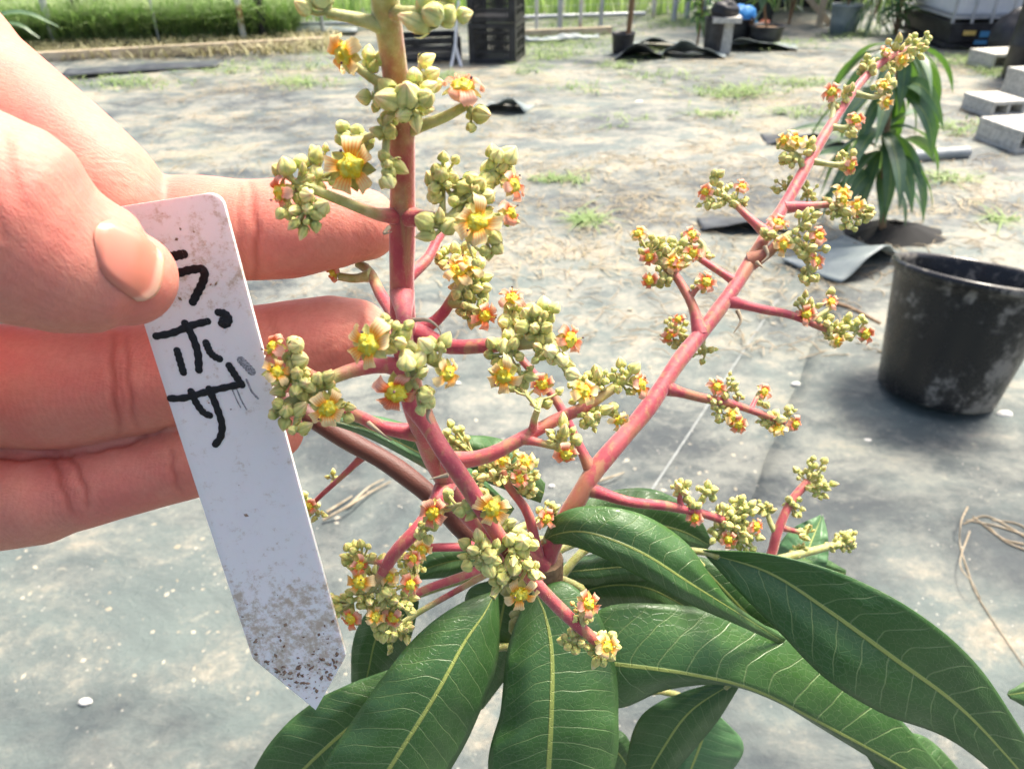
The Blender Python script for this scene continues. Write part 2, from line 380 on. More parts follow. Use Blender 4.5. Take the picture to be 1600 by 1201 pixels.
M['pipe'] = simple('grey_pipe', (.22, .25, .26), (.34, .36, .36), 12, .5, .1)
M['seed'] = simple('dirt_crumb', (.17, .10, .06), (.34, .24, .16), 900, .9, .3)

# ================================================================== GROUND
def fbm(x, y):
    from mathutils import noise as mn
    return mn.fractal(Vector((x, y, 3.1)), 1.0, 2.0, 4)
g = MB(); rows = []
ys = [-2+i*.1 for i in range(28)]+[.8+i*.045 for i in range(150)]
y = ys[-1]
while y < 60: y += .08+(y-7)*.12; ys.append(y)
xs = []; x = -7.0
while x <= 9: xs.append(x); x += .055
xs = [-60, -30, -18, -11, -8.5]+xs+[11, 15, 22, 34, 60]
for y in ys:
    k = min(1, max(0, (y-.9)/2.5))
    rows.append([(x, y, (fbm(x*1.1, y*2.3)*.018+fbm(x*4, y*7)*.006)*k*(1 if -8 < x < 9.5 else 0)) for x in xs])
g.grid(rows); tag(g.build('ground', M['ground']), kind='structure')
# a second width of fabric laid over the first: its edge runs away from us at the right
sh = MB(); e0, e1 = G(1165, 800), G(1262, 560)
dv = (e1-e0); rows = []
for i in range(40):
    t_ = -1.1+i*.1; p = e0+dv*t_; p.z = 0
    rows.append([(p.x+.0025*math.sin(i*1.7)+s*.05, p.y-s*.012, .0045+(.0015*math.sin(i*.9+s) if s == 0 else 0)) for s in range(28)])
sh.grid(rows); o = sh.build('ground_sheet', M['ground']); tag(o, kind='structure')
o.modifiers.new('t', 'SOLIDIFY').thickness = .002
# woven marking lines of the fabric
M['line'] = simple('woven_line', (.20, .22, .21), (.27, .29, .28), 60, .6, 0)
for i, (a, b) in enumerate((((1020, 765), (1165, 545)),)):
    ml = MB(); A, B = G(*a), G(*b); d = (B-A); q = Vector((-d.y, d.x, 0)).normalized()*.0016
    ml.grid([[(A+d*s+q).to_tuple()[:2]+(.0035,), (A+d*s-q).to_tuple()[:2]+(.0035,)] for s in [k/10-.5 for k in range(21)]])
    tag(ml.build('marking_line', M['line']), kind='structure')

# ================================================================== GRASS AND BACKGROUND
def blades(mb, fpos, n, hmin, hmax, wd, lean=.35):
    for _ in range(n):
        p = fpos(); h = random.uniform(hmin, hmax); a = random.uniform(0, 6.283); l = random.uniform(.05, lean)*h
        d = Vector((math.cos(a), math.sin(a), 0)); q = Vector((-d.y, d.x, 0))*wd*random.uniform(.6, 1.3)
        v = []
        for k, s in enumerate((0, .35, .7)):
            c = p+d*l*s*s*1.6+Vector((0, 0, h*(s-.25*s*s*lean))); ww = q*(1-s*.7)
            v += [c-ww, c+ww]
        v.append(p+d*l*1.7+Vector((0, 0, h*(.9-.25*lean))))
        mb.add(v, [(0, 1, 3, 2), (2, 3, 5, 4), (4, 5, 6)])
def line_pt(a, b): t = random.random(); return a.lerp(b, t)
FA, FB = G(-120, 72), G(1010, 34)      # foot of the net-house side
fd = (FB-FA).normalized(); fn = Vector((-fd.y, fd.x, 0))
mb = MB(); blades(mb, lambda: FA+fd*random.uniform(-1, 16)+fn*(.3+random.random()**1.5*6), 11000, .25, 1.0, .011, .8)
tag(mb.build('grass_field', M['grass']), 'tall bright green grass growing beyond the fence', 'grass', kind='stuff')
mb = MB(); blades(mb, lambda: FA.lerp(FB, random.uniform(.08, .50))+fn*random.uniform(-.32, .05), 6000, .16, .5, .006, 1.2)
tag(mb.build('tall_grass', M['weed']), 'long grass flopping over the timber board at the fence foot', 'grass', kind='stuff')
mb = MB(); blades(mb, lambda: FA.lerp(FB, random.uniform(.1, .56))+fn*random.uniform(-.95, -.25), 2200, .04, .14, .006, 1.5)
tag(mb.build('dry_grass', M['dry_grass']), 'straw coloured dry grass matted in front of the timber board', 'grass', kind='stuff')
wl = [(1150, 145, 90, 14, 90), (1050, 120, 80, 10, 60), (1250, 175, 60, 10, 60), (900, 140, 60, 8, 40), (860, 90, 60, 14, 200), (980, 190, 60, 12, 40), (1500, 200, 40, 12, 50), (430, 104, 120, 8, 120), (330, 112, 100, 6, 80), (540, 85, 70, 14, 120), (200, 130, 80, 10, 160), (470, 130, 60, 10, 120), (880, 65, 110, 22, 500), (905, 40, 60, 10, 200), (915, 345, 22, 9, 70), (870, 282, 40, 5, 60), (1150, 145, 55, 7, 120),
      (1060, 35, 60, 12, 320), (1000, 88, 35, 8, 90), (1230, 70, 60, 8, 120), (1380, 175, 30, 6, 50), (1560, 345, 20, 5, 40), (1330, 210, 60, 10, 60), (700, 120, 30, 5, 40), (1120, 180, 40, 5, 40), (640, 125, 60, 6, 60), (1250, 130, 80, 8, 100), (1480, 280, 60, 8, 60), (830, 110, 30, 6, 60), (960, 105, 40, 6, 90), (1340, 55, 40, 10, 160), (1500, 95, 45, 9, 120), (1545, 110, 25, 12, 120)]
mb = MB()
for (cx, cy, rx, ry, n) in wl:
    dd = G(cx, cy).y
    blades(mb, lambda: G(cx+random.gauss(0, .5)*rx, cy+random.gauss(0, .5)*ry), int(n*1.5), .008, .018+.012*min(dd, 4), .0035, 2.6)
tag(mb.build('weeds', M['weed']), 'low green weeds sprouting in patches on the fabric', 'weeds', kind='stuff')
mb = MB(); 
for _ in range(1500):
    px, py = random.uniform(0, 1600), 110+random.random()**1.6*1000
    p = G(px, py); s = random.uniform(.0005, .0014)*(1+p.y*.9)
    d = Vector((random.gauss(0, 1), random.gauss(0, 1), 0)).normalized()*s*random.uniform(1, 3); q = Vector((-d.y, d.x, 0))*random.uniform(.3, .9)
    z = Vector((0, 0, s*.6)); mb.add([p-d, p-q, p+d, p+q, p+z], [(0, 1, 4), (1, 2, 4), (2, 3, 4), (3, 0, 4)])
tag(mb.build('gravel', M['crumb']), 'pale crumbs of gravel and sand strewn on the fabric', 'gravel', kind='stuff')
mb = MB()
for _ in range(2000):
    px, py = random.uniform(150, 1600), 80+random.random()**1.5*480
    p = G(px, py, .004); a = random.uniform(0, 3.14); l = random.uniform(.004, .03)*(1+p.y*.3)
    d = Vector((math.cos(a), math.sin(a), 0))*l; mb.tube([p-d, p+Vector((0, 0, .006))+Vector((d.y, -d.x, 0))*.2, p+d], .0011, 4)
tag(mb.build('straw_litter', M['twig']), 'scattered dry straw and stems lying on the fabric', 'straw', kind='stuff')

mb = MB(); rw = random.Random(4)
for _ in range(34):
    c = FA+fd*rw.uniform(0, 7)+fn*rw.uniform(.2, 2.2)+Vector((0, 0, rw.uniform(.2, .8)))
    for k in range(9):
        q = c+Vector((rw.gauss(0, .018), rw.gauss(0, .018), rw.gauss(0, .008))); r = .006
        mb.add([q+Vector((r, 0, 0)), q+Vector((0, r, 0)), q-Vector((r, 0, 0)), q-Vector((0, r, 0)), q+Vector((0, 0, r))], [(0, 1, 4), (1, 2, 4), (2, 3, 4), (3, 0, 4)])
tag(mb.build('wild_flowers', M['stone']), 'white wild flower heads scattered in the grass beyond the fence', 'wild flowers', kind='stuff')
mb = MB(); rw = random.Random(12)
for _ in range(120):
    cx, cy = rw.uniform(250, 1600), 85+rw.random()**1.5*330; s = .06+rw.random()*.16; c = G(cx, cy); ay = rw.uniform(0, 3.14)
    blades(mb, lambda: c+Vector((rw.gauss(0, 1)*s, rw.gauss(0, .6)*s, .002)), int(70*s/.1), .004, .016, .0022, 4.5)
tag(mb.build('dead_grass', M['straw']), 'matted patches of tan dead grass clippings spread over the fabric', 'dead grass', kind='stuff')
def leaf_mesh2(mb, p, rs):
    for _ in range(2):
        a = rs.uniform(0, 6.28); d = Vector((math.cos(a), math.sin(a), rs.uniform(-.3, .6))).normalized()*rs.uniform(.04, .11); q = Vector((-d.y, d.x, 0)).normalized()*.008
        mb.add([p, p+d*.5+q+Vector((0, 0, .008)), p+d, p+d*.5-q+Vector((0, 0, .008))], [(0, 1, 2, 3)])
# fence ------------------------------------------------------------
fence = thing('net_house_fence', FA, 'side frame of grey and rusty steel pipes standing in front of the tall grass', 'fence')
def post(px, py, h, r, m, lean=0):  # each upright
    p = G(px, py); mb = MB(); mb.tube([p+Vector((0, 0, -.05)), p+Vector((lean*h, 0, h))], r, 10); mb.build('post', m, fence)
for px, py, r, m in ((88, 74, .024, 'steel'), (250, 70, .010, 'steel'), (382, 68, .021, 'rust'), (414, 64, .030, 'black'), (505, 55, .015, 'steel'), (838, 50, .011, 'rust'), (874, 48, .020, 'steel'), (906, 46, .014, 'rust'), (938, 44, .016, 'steel'),
                     (985, 38, .02, 'steel'), (1052, 34, .022, 'steel'), (1072, 30, .022, 'steel'), (1098, 28, .02, 'steel'), (1020, 30, .015, 'rust'), (132, 72, .006, 'black')):
    post(px, py, 2.3, r, M[m], .02)
mb = MB(); mb.tube([FA+fn*.05+Vector((0, 0, .06)), FB+fn*.05+Vector((0, 0, .05))], .016, 8); mb.build('rail', M['steel'], fence)
mb = MB(); mb.tube([FA+fn*.05+Vector((0, 0, 1.75)), FB+fn*.05+Vector((0, 0, 1.75))], .016, 8); mb.build('rail', M['steel'], fence)
mb = MB()
for k in range(0, 64):
    p = FA+fn*.07+fd*(k*.13); mb.tube([p+Vector((0, 0, .05)), p+Vector((0, 0, 1.2))], .0016, 3, cap=False)
for k in range(0, 9): mb.tube([FA+fn*.07+Vector((0, 0, .12+k*.13)), FA+fn*.07+fd*8.2+Vector((0, 0, .12+k*.13))], .0016, 3, cap=False)
mb.build('wire_net', M['steel'], fence)
rs = random.Random(31); mb = MB()
for k in range(16):
    t0 = rs.uniform(.08, .9); p = FA.lerp(FB, t0)+fn*rs.uniform(-.15, .6); h = rs.uniform(.4, 1.0); l = rs.gauss(0, .25)
    sp = spline([p, p+Vector((l*.3, 0, h*.5)), p+Vector((l, 0, h))], 10); mb.tube(sp, [.004-.0003*i for i in range(10)], 5)
    for q in range(2, 10): leaf_mesh2(mb, sp[q], rs)
tag(mb.build('weed_stems', M['weed']), 'tall thin weed stems tangled along the net fence', 'weeds', kind='stuff')
def board(pts, wd, h, name, m, label, cat, group=None):
    mb = MB()
    for a, b in zip(pts, pts[1:]): mb.bar(a, b, wd, h)
    o = mb.build(name, m, smooth=False); tag(o, label, cat, group); return o
board([G(30, 92, .03), G(505, 66, .03)], .05, .06, 'timber_board', M['timber'], 'weathered timber board lying along the fence foot at left, under the long grass', 'board')
board([G(818, 53, .02), G(955, 47, .02)], .045, .045, 'timber_board', M['timber'], 'pale timber board along the fence foot between the black crates and the grow bag', 'board')
def strip(a, b, wd, m, name, label, cat, amp=.03, seed=1):
    rnd = random.Random(seed); mb = MB(); rows = []; ph = rnd.random()*6
    for i in range(41):
        p = a.lerp(b, i/40); r = []
        for j in range(6):
            s = j/5; r.append(p+fn*wd*(s-.5)+Vector((0, 0, .015+amp*math.sin(s*3.1)*(.6+.35*math.sin(i*.23+ph+s*2)+.15*math.sin(i*.9+s*4)))))
        rows.append(r)
    mb.grid(rows); o = mb.build(name, m); o.modifiers.new('t', 'SOLIDIFY').thickness = .004; tag(o, label, cat)
strip(G(25, 74), G(265, 70), .16, M['blacksheet'], 'plastic_strip', 'black plastic strip rolled along the fence foot at far left', 'plastic sheet', .025)
strip(G(130, 64), G(560, 52), .14, M['greysheet'], 'plastic_strip', 'pale grey plastic strip behind the timber board', 'plastic sheet', .04, 2)
strip(G(110, 118), G(345, 104), .22, M['blacksheet'], 'plastic_strip', 'black strip standing in for the shade in front of the timber board', 'plastic sheet', .02, 3)  # black strip laid where there is only shade below the board
strip(G(820, 68), G(935, 62), .10, M['greysheet'], 'plastic_strip', 'short grey sheet edge in the grass right of the crates', 'plastic sheet', .03, 4)

# crates -------------------------------------------------------------
def crate(c, wd, dp, h, rz, label):
    th = thing('plastic_crate', c, label, 'crate', 'black plastic crates by the fence')
    W = Matrix.Translation(c) @ Matrix.Rotation(rz, 4, 'Z')
    mb = MB(); t = .012
    for z in (h-.015, .015, h*.55, h*.3, h*.78):
        for sx, sy, lx, ly in ((0, -1, wd, t), (0, 1, wd, t), (-1, 0, t, dp-2*t-.004), (1, 0, t, dp-2*t-.004)):
            mb.box(W @ Vector((sx*(wd-t)/2, sy*(dp-t)/2, z)), lx+.003*(z > h*.9), ly+.003*(z > h*.9), .028 if z in (h-.015, .015) else .010, rz)
    for sx in (-1, 1):
        for sy in (-1, 1): mb.box(W @ Vector((sx*(wd/2-.014), sy*(dp/2-.014), h/2)), .034, .034, h-.004, rz)
    mb.build('frame', M['black'], th, smooth=False)
    mb = MB(); n = int(wd/.017)
    for k in range(1, n):
        for sy in (-1, 1): mb.box(W @ Vector((-wd/2+wd*k/n, sy*(dp-t)/2, h/2)), .009, .006, h-.03, rz)
    n = int(dp/.017)
    for k in range(1, n):
        for sx in (-1, 1): mb.box(W @ Vector((sx*(wd-t)/2, -dp/2+dp*k/n, h/2)), .006, .006, h-.03, rz)
    mb.build('slats', M['black'], th, smooth=False)
    mb = MB(); mb.box(W @ Vector((0, 0, .02)), wd-.03, dp-.03, .008, rz); mb.build('base', M['black'], th, smooth=False)
c0 = G(778, 100)
crate(c0+Vector((.0, .14, .0)), .27, .30, .215, R(-12), 'lower black slatted crate of the stack behind the main flower stalk')
crate(c0+Vector((.0, .14, .2185)), .27, .30, .215, R(-12), 'upper black slatted crate of the stack, cut off by the top of the picture')
crate(G(668, 98)+Vector((0, .16, 0)), .36, .3, .13, R(8), 'low black crate standing left of the two stacked crates')

def leaf_mesh(mb, base, d, length, width, droop, roll=0, up=Vector((0, 0, 1)), nu=10, fold=.25, tw=0):
    """an arching leaf in real space; d: start direction"""
    d = d.normalized(); p = base.copy(); side = d.cross(up)
    side = side.normalized() if side.length > 1e-3 else Vector((1, 0, 0))
    side = Quaternion(d, roll) @ side
    rows = []; uv = []; st = length/nu; ax = d.cross(Vector((0, 0, -1)))
    ax = ax.normalized() if ax.length > 1e-3 else side
    for i in range(nu+1):
        u = i/nu; wd = width*.5*(math.sin(math.pi*min(1, u*1.02+.0)**.8))**.85 if 0 < u < 1 else width*.02
        nrm = side.cross(d).normalized()
        rows.append([p+side*wd*s+nrm*wd*fold*abs(s) for s in (-1, -.5, 0, .5, 1)]); uv.append([(u, .5+.5*s) for s in (-1, -.5, 0, .5, 1)])
        q = Quaternion(ax, droop/nu*(1-.6*abs(d.dot(Vector((0, 0, -1))))))
        if d.z > -.97: d = q @ d; side = q @ side
        side = Quaternion(d, tw/nu) @ side
        p = p+d*st
    mb.grid(rows, uv)
def bag(c, r, h, name, label, m='black', group=None, cat='grow bag', r2=None, soil=True):
    th = thing(name, c, label, cat, group); mb = MB(); seg = 28; rows = []; r2 = r2 or r*.85
    for (t, k) in ((0, 0.01), (0, .96), (.02, 1), (.5, 1), (.9, 1.0), (.93, 1.05), (1, 1.05), (1, .97), (.8, .95)):
        rr = lerp(r2, r, t)*k
        rows.append([(c.x+rr*math.cos(a), c.y+rr*math.sin(a), c.z+t*h) for a in [6.283*i/seg for i in range(seg)]])
    mb.grid(rows, None, True); mb.build('shell', M[m], th)
    if soil:
        mb = MB(); ring = [(c.x+r*.93*math.cos(6.283*i/seg), c.y+r*.93*math.sin(6.283*i/seg), c.z+h*.82) for i in range(seg)]
        mb.add(ring+[(c.x, c.y, c.z+h*.86)], [(i, (i+1) % seg, seg) for i in range(seg)]); mb.build('soil', M['bark'], th)
    return th
def plant(base, h, r, n, ll, lw, name, label, cat, leafm='leaf_far', group=None, droop=1.6, zlo=.35, stem_r=.006, spread=.5, seed=1, stems=1, pts=None):
    rnd = random.Random(seed); th = thing(name, base, label, cat, group)
    mb = MB(); tips = []
    for s in range(stems):
        a = rnd.uniform(0, 6.28); e = base+Vector((math.cos(a)*r*.35*(s > 0), math.sin(a)*r*.35*(s > 0), h))
        sp = spline([base, base.lerp(e, .5)+Vector((rnd.gauss(0, .02), rnd.gauss(0, .02), 0)), e], 8); mb.tube(sp, [stem_r*(1-.5*i/7) for i in range(8)], 8); tips.append(sp)
    mb.build('trunk', M['bark'], th)
    for i in range(n):
        sp = tips[i % stems]; z = zlo+(1-zlo)*rnd.random()**.7; k = z*7; p = sp[int(k)].lerp(sp[min(7, int(k)+1)], k % 1)
        a = rnd.uniform(0, 6.28); el = rnd.uniform(-.2, .9)
        d = Vector((math.cos(a)*math.cos(el), math.sin(a)*math.cos(el), math.sin(el)))
        mb = MB(); leaf_mesh(mb, p+d*.005, d, ll*rnd.uniform(.7, 1.15), lw*rnd.uniform(.8, 1.1), droop*rnd.uniform(.7, 1.3), rnd.gauss(0, .3), tw=rnd.gauss(0, .5))
        mb.build('leaf', M[leafm], th)
    return th
# crate plant and its pale stem
plant(G(716, 98)+Vector((0, .1, .1)), .5, .1, 16, .2, .07, 'young_tree', 'pale leaved young tree rising out of the black crates', 'young tree', 'leaf_pale', None, 1.2, .5, .008, seed=3)
mb = MB(); b0 = G(713, 104)
for s in (-1, 1): mb.tube(spline([b0+Vector((s*.03, -.02, 0)), b0+Vector((s*.012, 0, .06)), b0+Vector((0, 0, .11))], 6), .009, 8)
mb.tube(spline([b0+Vector((0, 0, .10)), b0+Vector((.01, .02, .2)), b0+Vector((.03, .04, .33))], 6), .008, 8)
tag(mb.build('forked_stake', M['white']), 'whitish forked stake leaning on the black crates', 'stake')
# grow bag plants along the row
bp = G(972, 88); bag(bp, .068, .13, 'grow_bag', 'black grow bag of soil holding the bare brown sapling near the fence', group='grow bags in the row')
plant(bp+Vector((.03, 0, .12)), .55, .1, 26, .16, .04, 'young_tree', 'sapling with a brown stem and leafy top in the black grow bag', 'young tree', 'leaf_far', None, 1.4, .7, .014, seed=5, stems=2)
bp = G(1088, 76); 
plant(bp, .38, .1, 34, .15, .045, 'young_tree', 'bushy young mango left of the concrete pedestal', 'young tree', 'leaf_far', None, 1.8, .3, .008, seed=8, stems=2)
bp = G(1113, 84); bag(bp+Vector((0, .02, 0)), .06, .2, 'grow_bag', 'black grow bag beside the concrete pedestal', group='grow bags in the row')
# pedestal
c = G(1133, 84); th = thing('concrete_pedestal', c, 'small pale concrete pedestal with a wide top slab and square column', 'pedestal')
mb = MB(); mb.box(c+Vector((0, .03, .085)), .068, .068, .17, R(-10)); mb.build('column', M['concrete'], th, smooth=False)
mb = MB(); mb.box(c+Vector((-.01, .03, .1845)), .165, .15, .029, R(-10)); mb.build('slab', M['concrete'], th, smooth=False)
def lump(c, sx, sy, sz, name, m, label, cat, seed=1, parent=None, group=None, amp=.25):
    from mathutils import noise as mn
    mb = MB(); rows = []
    for i in range(15):
        th_ = math.pi*i/14; r = []
        for j in range(24):
            ph = 6.283*j/24; v = Vector((math.sin(th_)*math.cos(ph), math.sin(th_)*math.sin(ph), math.cos(th_)))
            k = 1+amp*mn.noise(v*2.2+Vector((seed*7, 0, 0)))+amp*.5*mn.noise(v*6+Vector((seed, 4, 0)))
            r.append(c+Vector((v.x*sx*k, v.y*sy*k, max(v.z*sz*k, -sz*.6)+sz*.6)))
        rows.append(r)
    mb.grid(rows, None, True); o = mb.build(name, m, parent)
    if label: tag(o, label, cat, group)
    return o
lump(c+Vector((-.02, .05, .197)), .08, .07, .055, 'plastic_bag', M['black'], 'black plastic bag heaped on the concrete pedestal', 'bag', 2)
lump(G(1160, 62)+Vector((0, .1, .07)), .10, .08, .08, 'plastic_bag', M['blue'], 'bright blue plastic bag behind the concrete pedestal', 'bag', 3)
bag(G(1160, 66)+Vector((0, .1, 0)), .09, .13, 'nursery_pot', 'black nursery pot carrying the blue bag', cat='pot', group='pots in the row')
lump(G(1192, 50), .045, .04, .05, 'orange_tub', M['orange'], 'small orange tub beside the blue bag', 'tub', 4, amp=.1)
bag(G(1195, 66), .11, .10, 'nursery_pot', 'wide low black pot in front of the orange tub', cat='pot', group='pots in the row')
plant(G(1195, 66)+Vector((0, 0, .08)), .30, .1, 30, .13, .035, 'young_tree', 'small leafy tree growing in the wide low black pot', 'young tree', 'leaf_far', None, 1.5, .3, .007, seed=11, stems=2)
plant(G(1232, 40), .4, .1, 40, .13, .03, 'shrub', 'green shrub standing at the left end of the dark shelter', 'shrub', 'leaf_far', None, 1.4, .2, .007, seed=12, stems=3)

# lifted flaps of fabric -----------------------------------------------
def flap(px, py, wd, dp, h, rz, label, m='greysheet', under=True, seed=1, peak=.5):
    c = G(px, py); rnd = random.Random(seed); mb = MB(); rows = []
    rot = Matrix.Rotation(rz, 3, 'Z')
    for i in range(25):
        u = i/24; r = []
        prof = max(0, 1-abs(u-peak)/(peak if u < peak else 1-peak))**.9
        for j in range(12):
            v = j/11
            z = h*prof*(1-v)**1.3+.006+.05*h*math.sin(u*19+v*5+seed)
            r.append(c+rot @ Vector(((u-.5)*wd, v*dp-(.12*dp)*prof*(1-v), max(z, .005))))
        rows.append(r)
    mb.grid(rows); o = mb.build('fabric_flap', M[m]); o.modifiers.new('t', 'SOLIDIFY').thickness = .003
    tag(o, label, 'fabric flap'); return o
flap(782, 178, .22, .16, .07, R(-20), 'lifted corner of grey fabric right behind the main flower stalk', seed=2, peak=.8)
flap(1000, 96, .30, .22, .10, R(0), 'black rimmed fabric folded up around the bare sapling', 'blacksheet', seed=3, peak=.4)
flap(1030, 78, .35, .25, .07, R(-8), 'grey fabric arching up just left of the bushy young mango', seed=5, peak=.35)
flap(1082, 92, .38, .2, .10, R(-12), 'raised fabric fold in front of the concrete pedestal', seed=6, peak=.3)
flap(1180, 78, .5, .25, .06, R(-15), 'low fabric fold right of the concrete pedestal', seed=7, peak=.3)
flap(1362, 425, .26, .17, .075, R(35), 'pale grey fabric peeled back in front of the far mango tree', seed=9, peak=.45)
flap(1265, 232, .32, .16, .05, R(-10), 'lifted dark fabric left of the far mango tree', 'blacksheet', seed=10, peak=.5)
flap(1165, 365, .24, .10, .03, R(-5), 'dark humped fabric behind the tall right flower stalk', 'blacksheet', seed=12, peak=.5)

# shelter in the far right ---------------------------------------------
s0, s1 = G(1205, 40), G(1465, 30)
th = thing('dark_shelter', s0, 'black covered shelter with wooden braces at the far end of the plot', 'shelter')
mb = MB(); d = (s1-s0); q = Vector((-d.y, d.x, 0)).normalized()
mb.add([s0+q*.9, s1+q*.9, s1+q*.9+Vector((0, 0, 1.8)), s0+q*.9+Vector((0, 0, 1.8))], [(0, 1, 2, 3)])
mb.add([s0, s0+q*.9, s0+q*.9+Vector((0, 0, 1.8)), s0+Vector((0, 0, 1.8))], [(0, 1, 2, 3)])
mb.add([s0+Vector((0, 0, 1.8)), s1+Vector((0, 0, 1.8)), s1+q*.9+Vector((0, 0, 1.8)), s0+q*.9+Vector((0, 0, 1.8))], [(0, 1, 2, 3)])
o = mb.build('cover', M['dark'], th, smooth=False); o.modifiers.new('t', 'SOLIDIFY').thickness = .01
for a, b in (((1300, 42), (1215, -60)), ((1279, 44), (1300, -60))):
    A = G(*a); v = (CR @ Vector(((b[0]-800)/FPX, -(b[1]-600.5)/FPX, -1))); k = A.y/v.y
    mb = MB(); mb.bar(A, Vector((0, 0, CH))+v*k, .035, .035); mb.build('brace', M['timber'], th, smooth=False)
bag(G(1316, 52), .10, .18, 'nursery_pot', 'dark green nursery pot in front of the black shelter', cat='pot', m='greysheet', group='pots in the row')
plant(G(1316, 52)+Vector((0, 0, .15)), .35, .1, 26, .2, .03, 'young_tree', 'thin leaved plant in the dark green pot', 'young tree', 'leaf_far', None, 1.8, .3, .007, seed=14, stems=2)
plant(G(1352, 55), .28, .2, 60, .26, .012, 'grass_clump', 'arching tan and green grass clump by the black shelter', 'grass clump', 'leaf_far', None, 2.4, .05, .005, seed=15, stems=4)
plant(G(1400, 56), .42, .3, 110, .12, .03, 'shrub', 'light green leafy shrub left of the white tank', 'shrub', 'leaf_pale', None, 1.2, .1, .007, seed=16, stems=6)
# IBC tank --------------------------------------------------------------
c = G(1606, 78); c = c+Vector((0, .4, 0)); rz = R(-6)
th = thing('liquid_tank', c, 'white liquid tank in a steel cage on a black pallet with blue stickers', 'tank')
W = Matrix.Translation(c) @ Matrix.Rotation(rz, 4, 'Z')
tw = .86
mb = MB(); mb.box(W @ Vector((0, 0, .62)), tw-.06, .72, .80, rz); o = mb.build('container', M['white'], th, smooth=False)
bv = o.modifiers.new('b', 'BEVEL'); bv.width = .05; bv.segments = 4
mb = MB()
for z in (.24, .42, .6, .8, 1.0): 
    for sy in (-1, 1): mb.bar(W @ Vector((-tw/2, sy*.39, z)), W @ Vector((tw/2, sy*.39, z)), .016, .016)
    for sx in (-1, 1): mb.bar(W @ Vector((sx*tw/2, -.39, z)), W @ Vector((sx*tw/2, .39, z)), .016, .016)
for k in range(9): 
    x = -tw/2+tw*k/8
    mb.bar(W @ Vector((x, -.40, .2)), W @ Vector((x, -.40, 1.02)), .014, .014)
mb.build('cage', M['steel'], th, smooth=False)
mb = MB(); mb.box(W @ Vector((0, 0, .175)), tw, .8, .05, rz); mb.box(W @ Vector((0, 0, .03)), tw, .8, .035, rz)
for x in (-.36, 0, .36): mb.box(W @ Vector((x, 0, .098)), .1, .78, .098, rz)
mb.box(W @ Vector((0, -.40, .105)), tw-.01, .01, .09, rz)
mb.build('pallet', M['black'], th, smooth=False)
for x, z, m, wx, hz in ((-.32, .13, 'yellowlab', .07, .035), (-.20, .12, 'bluelab', .12, .045), (-.22, .06, 'bluelab', .12, .03), (.03, .115, 'teal', .08, .05), (.02, .055, 'teal', .07, .035)):
    mb = MB(); mb.box(W @ Vector((x, -.4085, z)), wx, .004, hz, rz); mb.build('sticker', M[m], th, smooth=False)
th.scale = (1, 1, .72)
lump(G(1585, 92)+Vector((0, .05, 0)), .13, .12, .16, 'black_bag', M['black'], 'black stuffed bag in front of the white tank', 'bag', 6, amp=.2)
c = G(1602, 125); th = thing('black_barrel', c, 'tall black barrel at the right edge behind the concrete blocks', 'barrel')
mb = MB(); rows = []
for z, r in ((0, .01), (0, .10), (.02, .11), (.15, .115), (.16, .12), (.17, .115), (.36, .115), (.37, .12), (.38, .115), (.5, .11), (.52, .10), (.52, .01)):
    rows.append([(c.x+r*math.cos(6.283*i/28), c.y+r*math.sin(6.283*i/28), z) for i in range(28)])
mb.grid(rows, None, True); mb.build('drum', M['black'], th)
mb = MB(); mb.tube([Vector((c.x-.04, c.y, .52)), Vector((c.x-.04, c.y, .54))], .02, 12); mb.build('bung', M['black'], th)
# concrete blocks: hollow, two openings at the ends
def block(px, py, rz, label, lx=.19, ly=.30, h=.10, core='x'):
    c = G(px, py); th = thing('concrete_block', c, label, 'concrete block', 'grey hollow concrete blocks at the right edge')
    W = Matrix.Translation(c) @ Matrix.Rotation(rz, 4, 'Z'); mb = MB(); t = .016
    zz = h/2
    mb.box(W @ Vector((0, 0, h-t/2)), lx, ly, t, rz); mb.box(W @ Vector((0, 0, t/2)), lx, ly, t, rz)
    for x in (-lx/2+t/2, 0, lx/2-t/2): mb.box(W @ Vector((x, 0, zz)), t, ly-.006, h-2*t, rz)
    mb.build('shell', M['concrete'], th, smooth=False)
    o = th.children[0]; bv = o.modifiers.new('b', 'BEVEL'); bv.width = .003; bv.segments = 2
block(1548, 176, R(8), 'pale concrete block behind the nearest one', .155, .19, .066)
block(1590, 226, R(8), 'nearest concrete block, its openings facing us at the right edge', .2, .22, .08)
block(1600, 152, R(8), 'concrete block standing on end beyond the two nearest blocks', .14, .15, .12)
block(1562, 104, R(8), 'farthest concrete block, just below the white tank', .26, .2, .08)
mb = MB(); a, b = G(1352, 250, .02), G(1512, 238, .02); mb.tube([a, a.lerp(b, .5), b], .02, 16); tag(mb.build('grey_pipe', M['pipe']), 'short grey pipe lying on the fabric right of the far mango tree', 'pipe')
